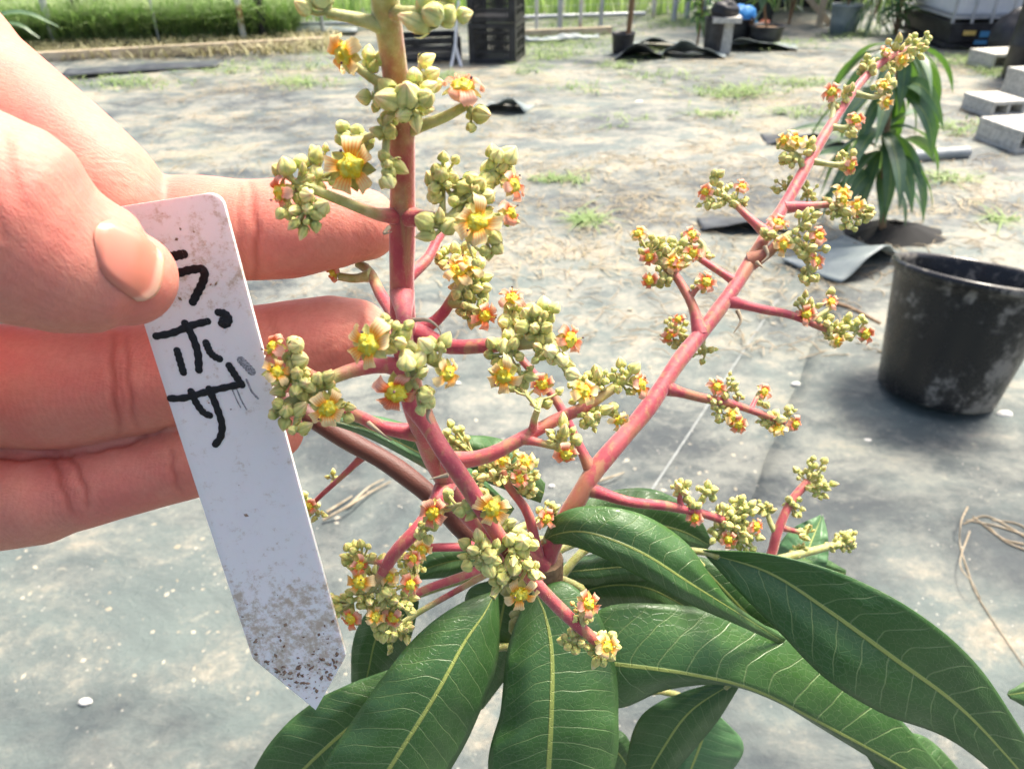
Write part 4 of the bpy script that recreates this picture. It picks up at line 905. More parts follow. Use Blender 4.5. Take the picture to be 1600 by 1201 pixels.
CL = [ # x, y, mm, px radius, buds, px across one bud
 (500, 20, 93, 42, 5, 50), (690, 30, 92, 42, 8, 44), (640, 150, 101, 44, 7, 44), (590, 155, 103, 28, 4, 34), (740, 175, 106, 28, 5, 34), (665, 120, 106, 26, 4, 28), (600, 195, 106, 22, 4, 24), (580, 95, 102, 18, 3, 24),
 (455, 290, 109, 40, 9, 31), (498, 262, 111, 34, 8, 28), (482, 335, 109, 30, 7, 27), (600, 270, 108, 28, 6, 31), (545, 225, 111, 30, 6, 27), (440, 330, 109, 20, 3, 26),
 (700, 280, 112, 38, 10, 29), (775, 262, 112, 34, 8, 31), (685, 355, 108, 34, 8, 34), (740, 310, 110, 40, 10, 27), (780, 330, 110, 32, 7, 27), (730, 390, 110, 30, 5, 26), (765, 375, 111, 26, 4, 24),
 (725, 410, 130, 34, 8, 24), (735, 450, 131, 36, 10, 22), (690, 400, 132, 20, 4, 20), (735, 480, 131, 28, 6, 20),
 (595, 525, 110, 26, 5, 29), (615, 515, 109, 28, 6, 29), (640, 590, 109, 42, 10, 31), (680, 560, 110, 36, 8, 31), (600, 600, 110, 26, 4, 27), (660, 620, 111, 24, 4, 26),
 (455, 550, 120, 28, 5, 30), (455, 590, 120, 36, 9, 25), (500, 610, 121, 28, 6, 22), (445, 640, 120, 26, 5, 28), (465, 668, 119, 16, 2, 30), (535, 645, 122, 18, 3, 24),
 (790, 550, 123, 32, 8, 26), (800, 490, 128, 32, 8, 25), (845, 500, 122, 34, 9, 28), (865, 545, 121, 38, 12, 27), (880, 580, 122, 22, 4, 25), (825, 590, 123, 18, 3, 22),
 (850, 610, 149, 26, 7, 20), (935, 590, 151, 20, 6, 19), (980, 590, 152, 28, 9, 20), (925, 650, 150, 26, 7, 20), (965, 648, 151, 20, 5, 18), (880, 685, 145, 28, 9, 21), (905, 610, 150, 24, 5, 18), (810, 600, 152, 14, 3, 16),
 (790, 775, 131, 32, 7, 29), (735, 800, 132, 18, 4, 27), (750, 865, 132, 34, 9, 29), (805, 860, 133, 34, 9, 29), (790, 900, 134, 32, 8, 27), (830, 890, 135, 24, 4, 25), (775, 760, 133, 24, 4, 24), (690, 790, 141, 26, 6, 24), (665, 830, 143, 22, 4, 22),
 (910, 955, 146, 22, 7, 19), (895, 1000, 148, 22, 7, 20), (940, 1010, 149, 28, 9, 20), (945, 1035, 149, 14, 3, 18),
 (560, 870, 153, 26, 9, 18), (590, 900, 153, 34, 12, 18), (575, 940, 154, 34, 12, 18), (530, 945, 155, 20, 6, 18), (620, 940, 154, 30, 9, 17), (600, 975, 156, 24, 7, 16), (640, 880, 163, 28, 8, 17), (650, 850, 167, 26, 8, 17), (620, 980, 176, 26, 8, 15), (605, 1000, 177, 18, 4, 14),
 (480, 790, 192, 22, 10, 12), (520, 745, 190, 14, 4, 11), (500, 805, 192, 12, 4, 10), (705, 690, 176, 30, 16, 16), (785, 725, 174, 36, 15, 17), (820, 735, 174, 26, 9, 16), (825, 765, 176, 16, 5, 15), (858, 800, 182, 18, 8, 15), (745, 745, 173, 20, 5, 16), (790, 820, 172, 20, 6, 17),
 (1020, 385, 206, 28, 14, 14), (1050, 395, 205, 30, 14, 15), (1080, 385, 212, 26, 10, 14), (1035, 430, 204, 22, 7, 14), (1095, 445, 201, 16, 5, 14), (1105, 400, 212, 12, 4, 13),
 (1118, 275, 220, 12, 3, 15), (1130, 305, 219, 28, 12, 13), (1105, 315, 220, 14, 4, 13), (1155, 310, 218, 16, 5, 12), (1225, 370, 206, 22, 7, 15), (1260, 345, 206, 22, 6, 16), (1265, 385, 207, 28, 10, 15), (1262, 425, 208, 20, 7, 15), (1208, 365, 208, 18, 5, 14),
 (1315, 320, 220, 26, 10, 15), (1345, 330, 221, 20, 7, 14), (1330, 345, 221, 18, 5, 14), (1240, 235, 222, 26, 12, 14), (1265, 225, 223, 14, 4, 15), (1325, 252, 225, 20, 7, 14), (1330, 200, 229, 18, 6, 13), (1320, 145, 232, 14, 5, 14), (1305, 155, 232, 14, 4, 13),
 (1378, 140, 238, 20, 7, 13), (1352, 105, 241, 18, 7, 14), (1400, 85, 247, 28, 12, 13), (1430, 70, 250, 22, 9, 14), (1385, 95, 245, 20, 7, 13), (1445, 60, 251, 10, 3, 15), (1225, 290, 226, 18, 6, 12), (1265, 305, 226, 22, 8, 12),
 (1260, 480, 211, 22, 7, 14), (1290, 500, 214, 20, 6, 14), (1310, 520, 214, 20, 8, 14), (1300, 465, 215, 12, 3, 13), (1345, 510, 218, 16, 4, 14), (1055, 515, 209, 24, 10, 13), (1070, 545, 209, 18, 6, 12), (1100, 548, 209, 22, 8, 12), (1325, 500, 216, 12, 3, 13),
 (1130, 600, 198, 20, 6, 14), (1140, 650, 200, 20, 7, 14), (1190, 625, 204, 14, 4, 13), (1205, 658, 205, 22, 8, 14), (1235, 648, 207, 14, 4, 13), (1115, 620, 197, 14, 3, 13), (1155, 615, 201, 12, 3, 12), (1125, 640, 199, 16, 5, 13),
 (1065, 765, 192, 20, 8, 15), (1103, 770, 194, 18, 6, 15), (1135, 805, 197, 26, 10, 15), (1160, 800, 198, 26, 10, 15), (1175, 825, 198, 20, 8, 15), (1130, 835, 197, 24, 8, 15), (1165, 850, 199, 16, 4, 14), (1080, 790, 193, 14, 4, 15), (1150, 825, 197, 24, 8, 14),
 (1270, 740, 240, 30, 14, 13), (1290, 755, 240, 16, 4, 14), (1240, 790, 238, 18, 7, 12), (1196, 792, 238, 14, 5, 13), (1260, 832, 238, 14, 5, 12), (1322, 845, 240, 20, 14, 12), (1300, 852, 239, 14, 6, 11), (1250, 860, 237, 14, 5, 11), (1278, 770, 240, 12, 4, 12),
]
rx = random.Random(21)
for (x, y, mm, rp, n, bp) in CL:
    if n >= 7 and mm > 112 and rx.random() < .38:
        FL.append((x+rx.uniform(-.7, .7)*rp, y+rx.uniform(-.7, .7)*rp, mm-1.5, 6.6*FPX/mm*rx.uniform(.85, 1.1), rx.gauss(0, .5), rx.gauss(0, .5), rx.choice('ab')))
toC = lambda p: (CM.inverted() @ p)
ped = MB(); buds = []; hubs = []
camz = CR @ Vector((0, 0, 1)); camx = CR @ Vector((1, 0, 0)); camy = CR @ Vector((0, 1, 0))
fl3 = [(P(f[0], f[1], f[2]), px2m(f[3], f[2])) for f in FL]
ALLB = []
for (x, y, mm, rp, n, bp) in CL:
    C = P(x, y, mm); an = min(SAMPLES, key=lambda s: (s[0]-C).length_squared)
    rw = px2m(rp, mm); out = C-an[0]; dist = out.length
    hub = an[0].lerp(C, .55) if dist > rw*.5 else an[0].copy()
    if dist > rw*.45:
        sp = spline([an[0], an[0].lerp(C, .3)+camy*rw*.05, hub], 6); ped.tube(sp, [px2m(bp*.20, mm)]*6, 8, [an[2], .8, .9, 1, 1, 1])
    hubs.append((hub, mm)); od = out.normalized() if dist > 1e-5 else camz
    bs = px2m(bp*.88, mm)
    k = 0; tries = 0
    n = int(n*1.6+.5)
    while k < n and tries < n*14:
        tries += 1
        v = Vector((random.gauss(0, 1), random.gauss(0, 1), random.gauss(0, 1))).normalized()*rw*random.random()**.45
        q = C+camx*v.x+camy*v.y+camz*v.z*.7
        if any((q-b).length < (bs+s)*.36 for b, s in ALLB): continue
        ok = True
        for fp, fd in fl3:
            dq = q-fp
            if math.hypot(dq.dot(camx), dq.dot(camy)) < fd*.42+bs*.3 and dq.dot(camz) > -fd*.25: ok = False; break
        if not ok: continue
        ALLB.append((q, bs)); d = (q-hub)+camy*rw*.25+camz*rw*.2
        d = (d.normalized()+Vector((random.gauss(0, .2), random.gauss(0, .2), random.gauss(0, .2)))).normalized()
        s = bs*random.choice((random.uniform(.5, .8), random.uniform(.8, 1.15), random.uniform(.8, 1.12))); b0 = q-d*s*.5
        buds.append((s/px2m(1, mm), b0, d, s, random.choice((0, 0, 1, 1, 2))))
        mid = hub.lerp(b0, .55)-camy*s*.12
        sp = spline([hub, mid, b0+d*s*.06], 5); ped.tube(sp, [s*.15, s*.13, s*.13, s*.14, s*.17], 7, 1.0, cap=False)
        k += 1
buds.sort(key=lambda b: -b[0])
BM = []
for k, gm in enumerate(BG): BM.append(gm.mesh('flower_bud', M['bud']))
for i, (_, p, d, s, k) in enumerate(buds[:98]):
    o = bpy.data.objects.new('flower_bud', BM[k]); col.objects.link(o); o.parent = mango
    o.matrix_parent_inverse = Matrix.Translation(-mango.location); o.matrix_basis = place_mat(p, d, s)
mb = MB()
for (_, p, d, s, k) in buds[98:]:
    mt = place_mat(p, d, s); mb.add([mt @ Vector(v) for v in BG[k].v], BG[k].f, BG[k].uv)
o = mb.build('flower_buds', M['bud'], mango); o['kind'] = 'stuff'
# flower pieces, unit = flower width 1, face along +z
def petal_rows(wd, ln, curl, rise, kind, rnd):
    k_ = rnd.uniform(0, 6); sk = rnd.gauss(0, .10)
    rows = []; uv = []
    for i in range(9):
        t = i/8; ang = rise-curl*t**1.5
        rows.append(t); 
    pts = []; x = .10; z = .02; st = ln/8
    for i in range(9):
        t = i/8; pts.append((x, z)); ang = rise-curl*t**1.6; x += math.cos(ang)*st; z += math.sin(ang)*st
    out = []
    for i in range(9):
        t = i/8; w2 = wd*(.38+.95*math.sin(min(1, t*1.02)*math.pi*.60))*(1+.08*math.sin(t*21+k_*2.3))*(1 if t < .8 else 1-(t-.8)*2.6)*.5
        out.append([(pts[i][0]+.02*abs(j)*(t > .7), j*w2+sk*t*t, pts[i][1]+.10*w2*j*j*4*(1-t)-.022*math.cos(j*7+k_)*t) for j in (-1, -.6, -.2, .2, .6, 1)]); uv.append([(.5+.5*j, t) for j in (-1, -.6, -.2, .2, .6, 1)])
    return out, uv
def corolla(kind, seed):
    rnd = random.Random(seed); mb = MB()
    for k in range(5):
        r, u = petal_rows(rnd.uniform(.18, .25), rnd.uniform(.38, .54), rnd.uniform(3.0, 5.0) if kind == 'b' else rnd.uniform(2.6, 4.8), rnd.uniform(.5, 1.3), kind, rnd)
        a = 6.2832*k/5+rnd.gauss(0, .2); ca, sa = math.cos(a), math.sin(a)
        mb.grid([[(x*ca-y*sa, x*sa+y*ca, z) for x, y, z in row] for row in r], u)
    return mb
def disc():
    mb = MB(); rows = []; uvs = []
    for i in range(11):
        th_ = math.pi*.60*i/10; row = []
        for j in range(30):
            a = 6.2832*j/30; lob = 1+.16*math.cos(5*a+.6)*math.sin(th_); r = .205*lob
            kx = 1+.05*math.sin(a*9+i*2.1)+.03*math.sin(a*15-i*3.3)
            row.append((r*math.sin(th_)*math.cos(a)*kx, r*math.sin(th_)*math.sin(a)*kx, .05+.15*math.cos(th_)*kx))
        rows.append(row)
    mb.grid(rows[::-1], None, True)
    r0 = []
    for i in range(6):
        th_ = math.pi*.5*i/5; r0.append([(.055*math.cos(th_)*math.cos(6.2832*j/12), .055*math.cos(th_)*math.sin(6.2832*j/12)+.01, .175+.075*math.sin(th_)) for j in range(12)])
    mb.grid(r0, None, True); return mb
def calyx():
    mb = MB()
    for k in range(5):
        a = 6.2832*(k+.5)/5; rr = []; uu = []
        for i in range(6):
            t = i/5; wd = .13*math.sin(math.pi*min(.98, .2+t*.79)); x = .06+.32*t; z = -.04-.06*t*t
            rr.append([(x*math.cos(a)-j*wd*math.sin(a), x*math.sin(a)+j*wd*math.cos(a), z+.05*abs(j)) for j in (-1, -.5, 0, .5, 1)]); uu.append([(.5+j*.5, t*.9) for j in (-1, -.5, 0, .5, 1)])
        mb.grid(rr, uu)
    mb.tube([Vector((0, 0, -.26)), Vector((0, 0, -.12)), Vector((0, 0, .04))], [.045, .05, .11], 8); return mb
CO = {k: [corolla(k, s).mesh('corolla', M['petal_'+k]) for s in (1, 2, 3, 4, 5)] for k in 'ab'}
DI = disc().mesh('disc', M['disc']); CA = calyx().mesh('flower', M['bud'])
def st_mesh():
    mb = MB(); mb.tube(spline([Vector((.12, .02, .10)), Vector((.19, .03, .22)), Vector((.22, .05, .33))], 6), [.011]*6, 6, 1); a = mb.mesh('stamen', M['disc'])
    mb = MB(); rows = [[(.222+.026*math.sin(t)*math.cos(p), .05+.026*math.sin(t)*math.sin(p), .34+.036*math.cos(t)) for p in [6.28*j/8 for j in range(8)]] for t in [math.pi*i/6 for i in range(7)]]
    mb.grid(rows, None, True); return a, mb.mesh('anther', M['anther'])
ST, AN = st_mesh()
for (x, y, mm, dp, fx, fy, kd) in FL:
    C = P(x, y, mm); s = px2m(dp, mm)*.97; d = (camz+camx*fx+camy*fy).normalized()
    mt = place_mat(C, d, s); o = bpy.data.objects.new('flower', CA); col.objects.link(o); o.parent = mango
    o.matrix_parent_inverse = Matrix.Translation(-mango.location); o.matrix_basis = mt
    for me in (random.choice(CO[kd]), DI, ST, AN):
        if me in (ST, AN) and dp < 50: continue
        c = bpy.data.objects.new(me.name.split('.')[0], me); col.objects.link(c); c.parent = o
    e = C-d*s*.22; an = min(SAMPLES, key=lambda q: (q[0]-e).length_squared)[0]; hb = min(hubs, key=lambda h: (h[0]-e).length_squared)[0]
    tgt = hb if (hb-e).length < (an-e).length*1.3 else an
    ped.tube(spline([tgt, tgt.lerp(e, .5)-camz*s*.05, e], 6), [s*.06, s*.05, s*.045, s*.045, s*.045, s*.045], 7, 1, cap=False)
ped.build('flower_pedicels', M['stem'], mango)['kind'] = 'stuff'
# dry bracts
for pts in ([(645, 500, 118), (668, 500, 117), (685, 512, 116), (690, 528, 116)], [(1152, 485, 203), (1158, 500, 202), (1152, 512, 202), (1146, 520, 202)], [(608, 355, 115), (600, 365, 114), (612, 362, 113)], [(575, 660, 141), (600, 680, 140), (612, 688, 139)], [(700, 742, 128), (672, 748, 128)],
            [(1195, 385, 206), (1200, 400, 205), (1190, 410, 205)], [(670, 640, 112), (668, 652, 112), (674, 662, 112)], [(1182, 410, 204), (1192, 418, 203)]):
    mb = MB(); sp = spline([P(*p) for p in pts], 8); mb.tube(sp, [px2m(4, pts[0][2])*(1-.8*i/7) for i in range(8)], 6); mb.build('bract', M['twig'], mango)

# ------------------------------------------------------------------ leaves
LV = [
 ('leaf', [(1098, 862, 196), (1200, 893, 190), (1290, 950, 188), (1400, 1030, 190), (1500, 1105, 198), (1590, 1200, 210), (1680, 1310, 228)], [(1098, 860), (1200, 866), (1320, 898), (1430, 955), (1520, 1030), (1590, 1130), (1690, 1300)], [(1100, 866), (1155, 925), (1220, 990), (1290, 1060), (1380, 1115), (1500, 1165), (1660, 1305)], -5, 2),
 ('leaf', [(885, 1030, 198), (965, 1038, 195), (1080, 1055, 195), (1180, 1080, 200), (1290, 1135, 210), (1420, 1205, 224), (1510, 1265, 238)], [(890, 1000), (945, 948), (1050, 944), (1150, 962), (1245, 1000), (1370, 1085), (1515, 1250)], [(888, 1060), (960, 1106), (1040, 1078), (1130, 1070), (1210, 1095), (1300, 1148), (1500, 1270)], 5, 9),
 ('leaf', [(835, 922, 186), (852, 962, 183), (862, 1020, 180), (861, 1110, 179), (856, 1210, 182), (848, 1340, 192)], [(832, 922), (812, 960), (793, 1020), (783, 1110), (765, 1210), (830, 1340)], [(842, 920), (885, 910), (932, 955), (958, 1030), (965, 1110), (955, 1210), (870, 1340)], 5, 6),
 ('leaf', [(773, 925, 181), (755, 960, 177), (725, 1003, 174), (680, 1085, 171), (605, 1205, 172), (530, 1330, 180)], [(768, 925), (720, 942), (660, 985), (600, 1055), (545, 1135), (500, 1215), (505, 1330)], [(777, 925), (779, 980), (775, 1035), (755, 1095), (715, 1180), (650, 1270), (545, 1335)], 1, 12),
 ('leaf', [(650, 1050, 200), (570, 1115, 198), (490, 1185, 200), (400, 1280, 210)], [(645, 1035), (590, 1052), (500, 1090), (430, 1150), (390, 1220), (390, 1285)], [(655, 1070), (610, 1150), (540, 1230), (420, 1300)], 1, 6),
 ('leaf', [(650, 930, 198), (595, 980, 203), (575, 1050, 212), (560, 1120, 220)], [(640, 925), (580, 950), (553, 1000), (550, 1060), (555, 1115)], [(655, 940), (640, 1000), (610, 1060), (570, 1120)], 0, 4),
 ('leaf', [(848, 846, 187), (870, 834, 181), (920, 832, 176), (1000, 862, 175), (1080, 912, 180), (1150, 955, 190), (1225, 1003, 205)], [(847, 843), (868, 806), (920, 790), (1000, 802), (1070, 845), (1115, 905), (1150, 945), (1228, 998)], [(850, 850), (890, 852), (950, 875), (1020, 912), (1080, 945), (1150, 975), (1220, 1007)], 3, 3),
 ('leaf', [(895, 805, 205), (980, 812, 207), (1060, 828, 212), (1110, 852, 220)], [(895, 795), (945, 769), (1020, 764), (1085, 800), (1115, 850)], [(900, 815), (985, 840), (1060, 852), (1105, 858)], 2, 3),
 ('leaf', [(855, 897, 200), (920, 890, 205), (1000, 886, 210), (1065, 905, 220)], [(855, 888), (930, 864), (1000, 862), (1070, 898)], [(856, 904), (920, 915), (1000, 908), (1060, 912)], 3, 3),
 ('leaf', [(880, 938, 208), (940, 916, 210), (1010, 918, 214), (1085, 955, 224)], [(880, 930), (940, 893), (1025, 890), (1090, 948)], [(890, 948), (950, 950), (1010, 950), (1080, 962)], 2, 5),
 ('leaf', [(1085, 870, 208), (1140, 930, 207), (1190, 980, 212), (1290, 1060, 230)], [(1090, 868), (1155, 890), (1215, 960), (1295, 1055)], [(1080, 878), (1105, 950), (1180, 1020), (1280, 1065)], 3, 5),
 ('leaf_pale', [(1240, 905, 246), (1262, 860, 248), (1283, 808, 254)], [(1232, 900), (1212, 868), (1235, 828), (1282, 804)], [(1255, 905), (1290, 885), (1294, 840), (1286, 804)], 8, 0),
 ('leaf', [(1215, 886, 243), (1270, 886, 246), (1322, 896, 252)], [(1216, 880), (1275, 868), (1322, 890)], [(1218, 892), (1270, 906), (1318, 900)], 4, 3),
 ('leaf_pale', [(508, 655, 170), (580, 672, 170), (650, 705, 172), (730, 750, 180), (800, 800, 190)], [(510, 650), (590, 650), (660, 675), (740, 735), (804, 794)], [(508, 660), (570, 682), (640, 718), (720, 765), (796, 806)], 2, 3),
 ('leaf', [(1150, 1062, 212), (1080, 1108, 216), (1035, 1170, 225), (985, 1260, 238)], [(1140, 1058), (1050, 1088), (1000, 1120), (980, 1185), (978, 1258)], [(1155, 1070), (1120, 1125), (1070, 1185), (995, 1262)], 2, 4),
 ('leaf_pale', [(1110, 1110, 245), (1090, 1170, 248), (1050, 1270, 255)], [(1100, 1110), (1065, 1160), (1042, 1268)], [(1118, 1110), (1160, 1175), (1070, 1272)], 2, 6),
 ('leaf', [(795, 900, 202), (785, 960, 205), (770, 1030, 212), (745, 1110, 222)], [(788, 900), (730, 925), (738, 1000), (742, 1100)], [(805, 902), (820, 960), (800, 1040), (755, 1105)], 3, 3),
 ('leaf', [(1575, 1085, 228), (1650, 1075, 235), (1720, 1080, 245)], [(1578, 1078), (1650, 1040), (1720, 1076)], [(1580, 1092), (1650, 1125), (1715, 1086)], 2, 2),
 ('leaf', [(1345, 1165, 236), (1430, 1195, 240), (1520, 1240, 252)], [(1347, 1158), (1440, 1148), (1525, 1230)], [(1350, 1175), (1400, 1240), (1510, 1262)], 2, 4),
 ('leaf', [(840, 890, 198), (745, 874, 204), (690, 880, 206), (636, 900, 210)], [(840, 882), (745, 848), (680, 862), (636, 895)], [(838, 896), (750, 892), (700, 900), (638, 906)], 3, 2),
 ('leaf', [(850, 770, 198), (760, 716, 200), (690, 702, 204), (640, 690, 210)], [(852, 755), (790, 690), (700, 682), (640, 686)], [(845, 785), (760, 752), (690, 722), (640, 696)], 2, 2),
 ('leaf', [(905, 1150, 240), (960, 1170, 245), (1000, 1230, 255)], [(910, 1140), (975, 1145), (1005, 1225)], [(900, 1160), (940, 1200), (990, 1240)], 2, 2),
]
pet = MB()
for li, (mk, mid, left, right, dl, dr) in enumerate(LV):
    nu = 44; nm = len(mid)
    ms = spline([(a, b, c) for a, b, c in mid], nu); ls = spline([(a, b, 0) for a, b in left], nu); rs = spline([(a, b, 0) for a, b in right], nu)
    rows = []; uv = []; rnd = random.Random(li+50); ph = rnd.uniform(0, 6)
    for i in range(nu):
        u = i/(nu-1); m = ms[i]; row = []; uu = []
        for e, off, sgn in ((ls[i], dl, -1), (rs[i], dr, 1)):
            seq = [k/9 for k in range(9, 0, -1)] if sgn < 0 else [k/9 for k in range(0, 10)]
            for s in seq:
                q = m.lerp(Vector((e.x, e.y, m.z)), s)
                wob = s*s*(1.0*math.sin(u*19+ph+sgn)+.6*math.sin(u*43+ph*2))*.9+(-1.6*(1-abs(2*s-1))*1.0)*(1 if s > 0 else 0)
                zz = m.z+off*s**1.4*math.sin(math.pi*min(1, u*1.1+.05))+wob*math.sin(math.pi*u)
                row.append(P(q.x, q.y, zz)); uu.append((u, .5+.5*s*sgn))
        rows.append(row); uv.append(uu)
    mb = MB(); mb.grid(rows, uv); o = mb.build('leaf', M[mk], mango); md = o.modifiers.new('thickness', 'SOLIDIFY'); md.thickness = .00035
    if li in (0, 3, 6, 9, 8, 10, 2, 7, 15, 16, 19, 4, 5, 14, 1):
        a = P(*mid[0]); b = P(*mid[1]); d = (a-b).normalized()*.012
        t_ = min(tp[-9:], key=lambda q: (q-a).length); sp = spline([t_, a.lerp(t_, .45)+d, a, a.lerp(b, .25)], 14); pet.tube(sp, [.0013-.0004*i/13 for i in range(14)], 8, 1.0)
pet.build('leaf_stalks', M['stem'], mango)
# ================================================================== HAND
def hand_mesh():
    mb = MB()
    def finger(pts, flat=.92):
        """pts: x, y, mm, radius px"""
        sp = spline([(p[0], p[1], p[2]) for p in pts], 60); rs = spline([(p[3], 0, 0) for p in pts], 60)
        # keep radii matched to stations
        ds = [0]
        P3 = [P(*p[:3]) for p in pts]; w = spline(P3, 60); cum = [0]
        for a, b in zip(P3, P3[1:]): cum.append(cum[-1]+(b-a).length)
        rings = []; rl = []
        tot = cum[-1]; q0 = camz
        for i, c in enumerate(w):
            s = tot*i/59; k = 0
            while k < len(pts)-2 and s > cum[k+1]: k += 1
            t = (s-cum[k])/(cum[k+1]-cum[k]); t = t*t*(3-2*t); r = px2m(lerp(pts[k][3], pts[k+1][3], t), lerp(pts[k][2], pts[k+1][2], t)); rl.append(r)
        # round tip
        d = (w[-1]-w[-2]).normalized(); r = rl[-1]
        for k in range(1, 9):
            a = math.pi/2*k/8; w.append(w[59]+d*r*.95*math.sin(a)); rl.append(max(r*math.cos(a), r*.03))
        n = len(w)
        for i in range(n):
            d = (w[min(i+1, n-1)]-w[max(i-1, 0)]).normalized(); z = (camz-d*camz.dot(d)).normalized(); x = d.cross(z)
            rings.append([w[i]+(x*math.cos(6.2832*j/36)+z*math.sin(6.2832*j/36)*flat)*rl[i] for j in range(36)])
        mb.grid(rings, None, True)
        for ring in (rings[0], rings[-1]):
            c = sum(ring, Vector())/36; mb.add(ring+[c], [(j, (j+1) % 36, 36) if ring is rings[-1] else ((j+1) % 36, j, 36) for j in range(36)])
    # index: bent, its tip behind the tag
    finger([(-420, 300, 130, 120), (-260, 60, 132, 112), (-120, 60, 132, 106), (-40, 132, 132, 102), (70, 224, 132, 99), (150, 298, 133, 98), (195, 352, 134, 88), (205, 372, 134, 66)])
    # middle
    finger([(-420, 420, 134, 118), (-200, 400, 140, 98), (0, 378, 141, 90), (200, 365, 140, 88), (300, 360, 139, 85), (392, 360, 138, 78), (450, 357, 138, 78), (520, 352, 139, 68), (570, 351, 140, 56)], .85)
    # ring
    finger([(-420, 560, 138, 116), (-200, 590, 146, 96), (-30, 600, 147, 97), (90, 606, 147, 96), (192, 595, 147, 88), (280, 580, 147, 84), (370, 556, 146, 74), (440, 543, 146, 71), (520, 528, 146, 67), (556, 524, 147, 58)], .85)
    # little
    finger([(-420, 700, 144, 110), (-200, 782, 150, 86), (-30, 779, 151, 83), (60, 772, 151, 79), (115, 764, 151, 66), (190, 742, 151, 66), (270, 724, 151, 62), (340, 704, 150, 62), (400, 684, 150, 54), (430, 672, 150, 46)], .85)
    # thumb, in front of the tag
    finger([(-460, 620, 118, 190), (-300, 420, 98, 190), (-120, 335, 97, 182), (0, 352, 99, 165), (60, 384, 101, 136), (110, 407, 103, 118), (160, 422, 105, 104), (190, 432, 106, 92), (205, 436, 107, 74)], .80)
    # palm and wrist, left of the picture
    def blob(c, ax):
        rows = []
        for i in range(17):
            t = math.pi*i/16; rows.append([c+camx*ax[0]*math.sin(t)*math.cos(p)+camy*ax[1]*math.cos(t)+camz*ax[2]*math.sin(t)*math.sin(p) for p in [6.2832*j/28 for j in range(28)]])
        mb.grid(rows[::-1], None, True)
    blob(P(-560, 500, 132), (.036, .040, .015)); blob(P(-480, 540, 125), (.030, .032, .020)); blob(P(-760, 560, 135), (.035, .034, .018))
    mb.tube([P(-700, 560, 134), P(-950, 620, 140), P(-1300, 700, 155), P(-1800, 820, 180)], [.027, .026, .028, .034], 32)
    me = mb.mesh('person', None); o = bpy.data.objects.new('tmp', me); col.objects.link(o)
    r = o.modifiers.new('r', 'REMESH'); r.mode = 'VOXEL'; r.voxel_size = .00055; r.adaptivity = 0
    s = o.modifiers.new('s', 'SMOOTH'); s.factor = .6; s.iterations = 5
    dg = bpy.context.evaluated_depsgraph_get(); dg.update(); out = bpy.data.meshes.new_from_object(o.evaluated_get(dg))
    bpy.data.objects.remove(o); return out
hm = hand_mesh(); hm.name = 'person'
CREASE_GAP = [  # first row: shade line between ring and little finger, carved and darkened
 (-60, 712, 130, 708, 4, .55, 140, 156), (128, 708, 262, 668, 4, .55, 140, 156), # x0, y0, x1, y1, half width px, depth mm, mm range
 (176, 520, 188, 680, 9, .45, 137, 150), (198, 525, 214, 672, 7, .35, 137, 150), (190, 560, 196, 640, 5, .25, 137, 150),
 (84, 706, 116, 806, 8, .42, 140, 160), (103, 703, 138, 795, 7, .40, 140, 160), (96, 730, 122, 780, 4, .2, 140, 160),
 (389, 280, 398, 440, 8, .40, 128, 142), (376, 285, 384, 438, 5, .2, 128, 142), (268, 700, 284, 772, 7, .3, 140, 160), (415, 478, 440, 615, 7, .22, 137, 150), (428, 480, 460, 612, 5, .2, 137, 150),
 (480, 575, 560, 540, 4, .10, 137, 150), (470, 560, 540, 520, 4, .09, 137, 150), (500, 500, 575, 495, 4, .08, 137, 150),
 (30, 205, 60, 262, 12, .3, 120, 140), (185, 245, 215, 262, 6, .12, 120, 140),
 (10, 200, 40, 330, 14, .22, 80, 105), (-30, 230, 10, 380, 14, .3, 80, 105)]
att = hm.attributes.new('crease_gap', 'FLOAT', 'POINT'); vals = [0.0]*len(hm.vertices); CI = CM.inverted(); nz = camz
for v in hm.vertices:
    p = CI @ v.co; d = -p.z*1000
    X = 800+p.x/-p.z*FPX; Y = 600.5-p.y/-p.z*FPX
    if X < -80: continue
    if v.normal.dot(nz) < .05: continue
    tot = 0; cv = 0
    for (x0, y0, x1, y1, hw, dep, m0, m1_) in CREASE_GAP:
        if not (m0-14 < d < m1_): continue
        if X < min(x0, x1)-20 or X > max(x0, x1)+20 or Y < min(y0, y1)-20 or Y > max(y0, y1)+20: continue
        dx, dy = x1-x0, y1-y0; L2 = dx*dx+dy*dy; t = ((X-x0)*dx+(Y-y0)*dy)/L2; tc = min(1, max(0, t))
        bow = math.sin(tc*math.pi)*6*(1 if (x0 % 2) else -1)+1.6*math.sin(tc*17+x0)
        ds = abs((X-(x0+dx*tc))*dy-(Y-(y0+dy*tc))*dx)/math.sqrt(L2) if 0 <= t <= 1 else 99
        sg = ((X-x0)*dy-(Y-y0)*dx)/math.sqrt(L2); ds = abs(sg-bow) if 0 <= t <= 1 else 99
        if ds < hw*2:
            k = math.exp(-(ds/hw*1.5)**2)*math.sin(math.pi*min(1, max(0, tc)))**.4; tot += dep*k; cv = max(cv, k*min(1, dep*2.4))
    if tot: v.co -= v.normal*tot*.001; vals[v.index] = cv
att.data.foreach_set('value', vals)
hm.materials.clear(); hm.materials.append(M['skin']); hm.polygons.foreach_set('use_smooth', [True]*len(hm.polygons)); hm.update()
person = bpy.data.objects.new('person', hm); col.objects.link(person)
tag(person, 'bare hand reaching in from the left, pinching the white tag between thumb and index finger', 'person')
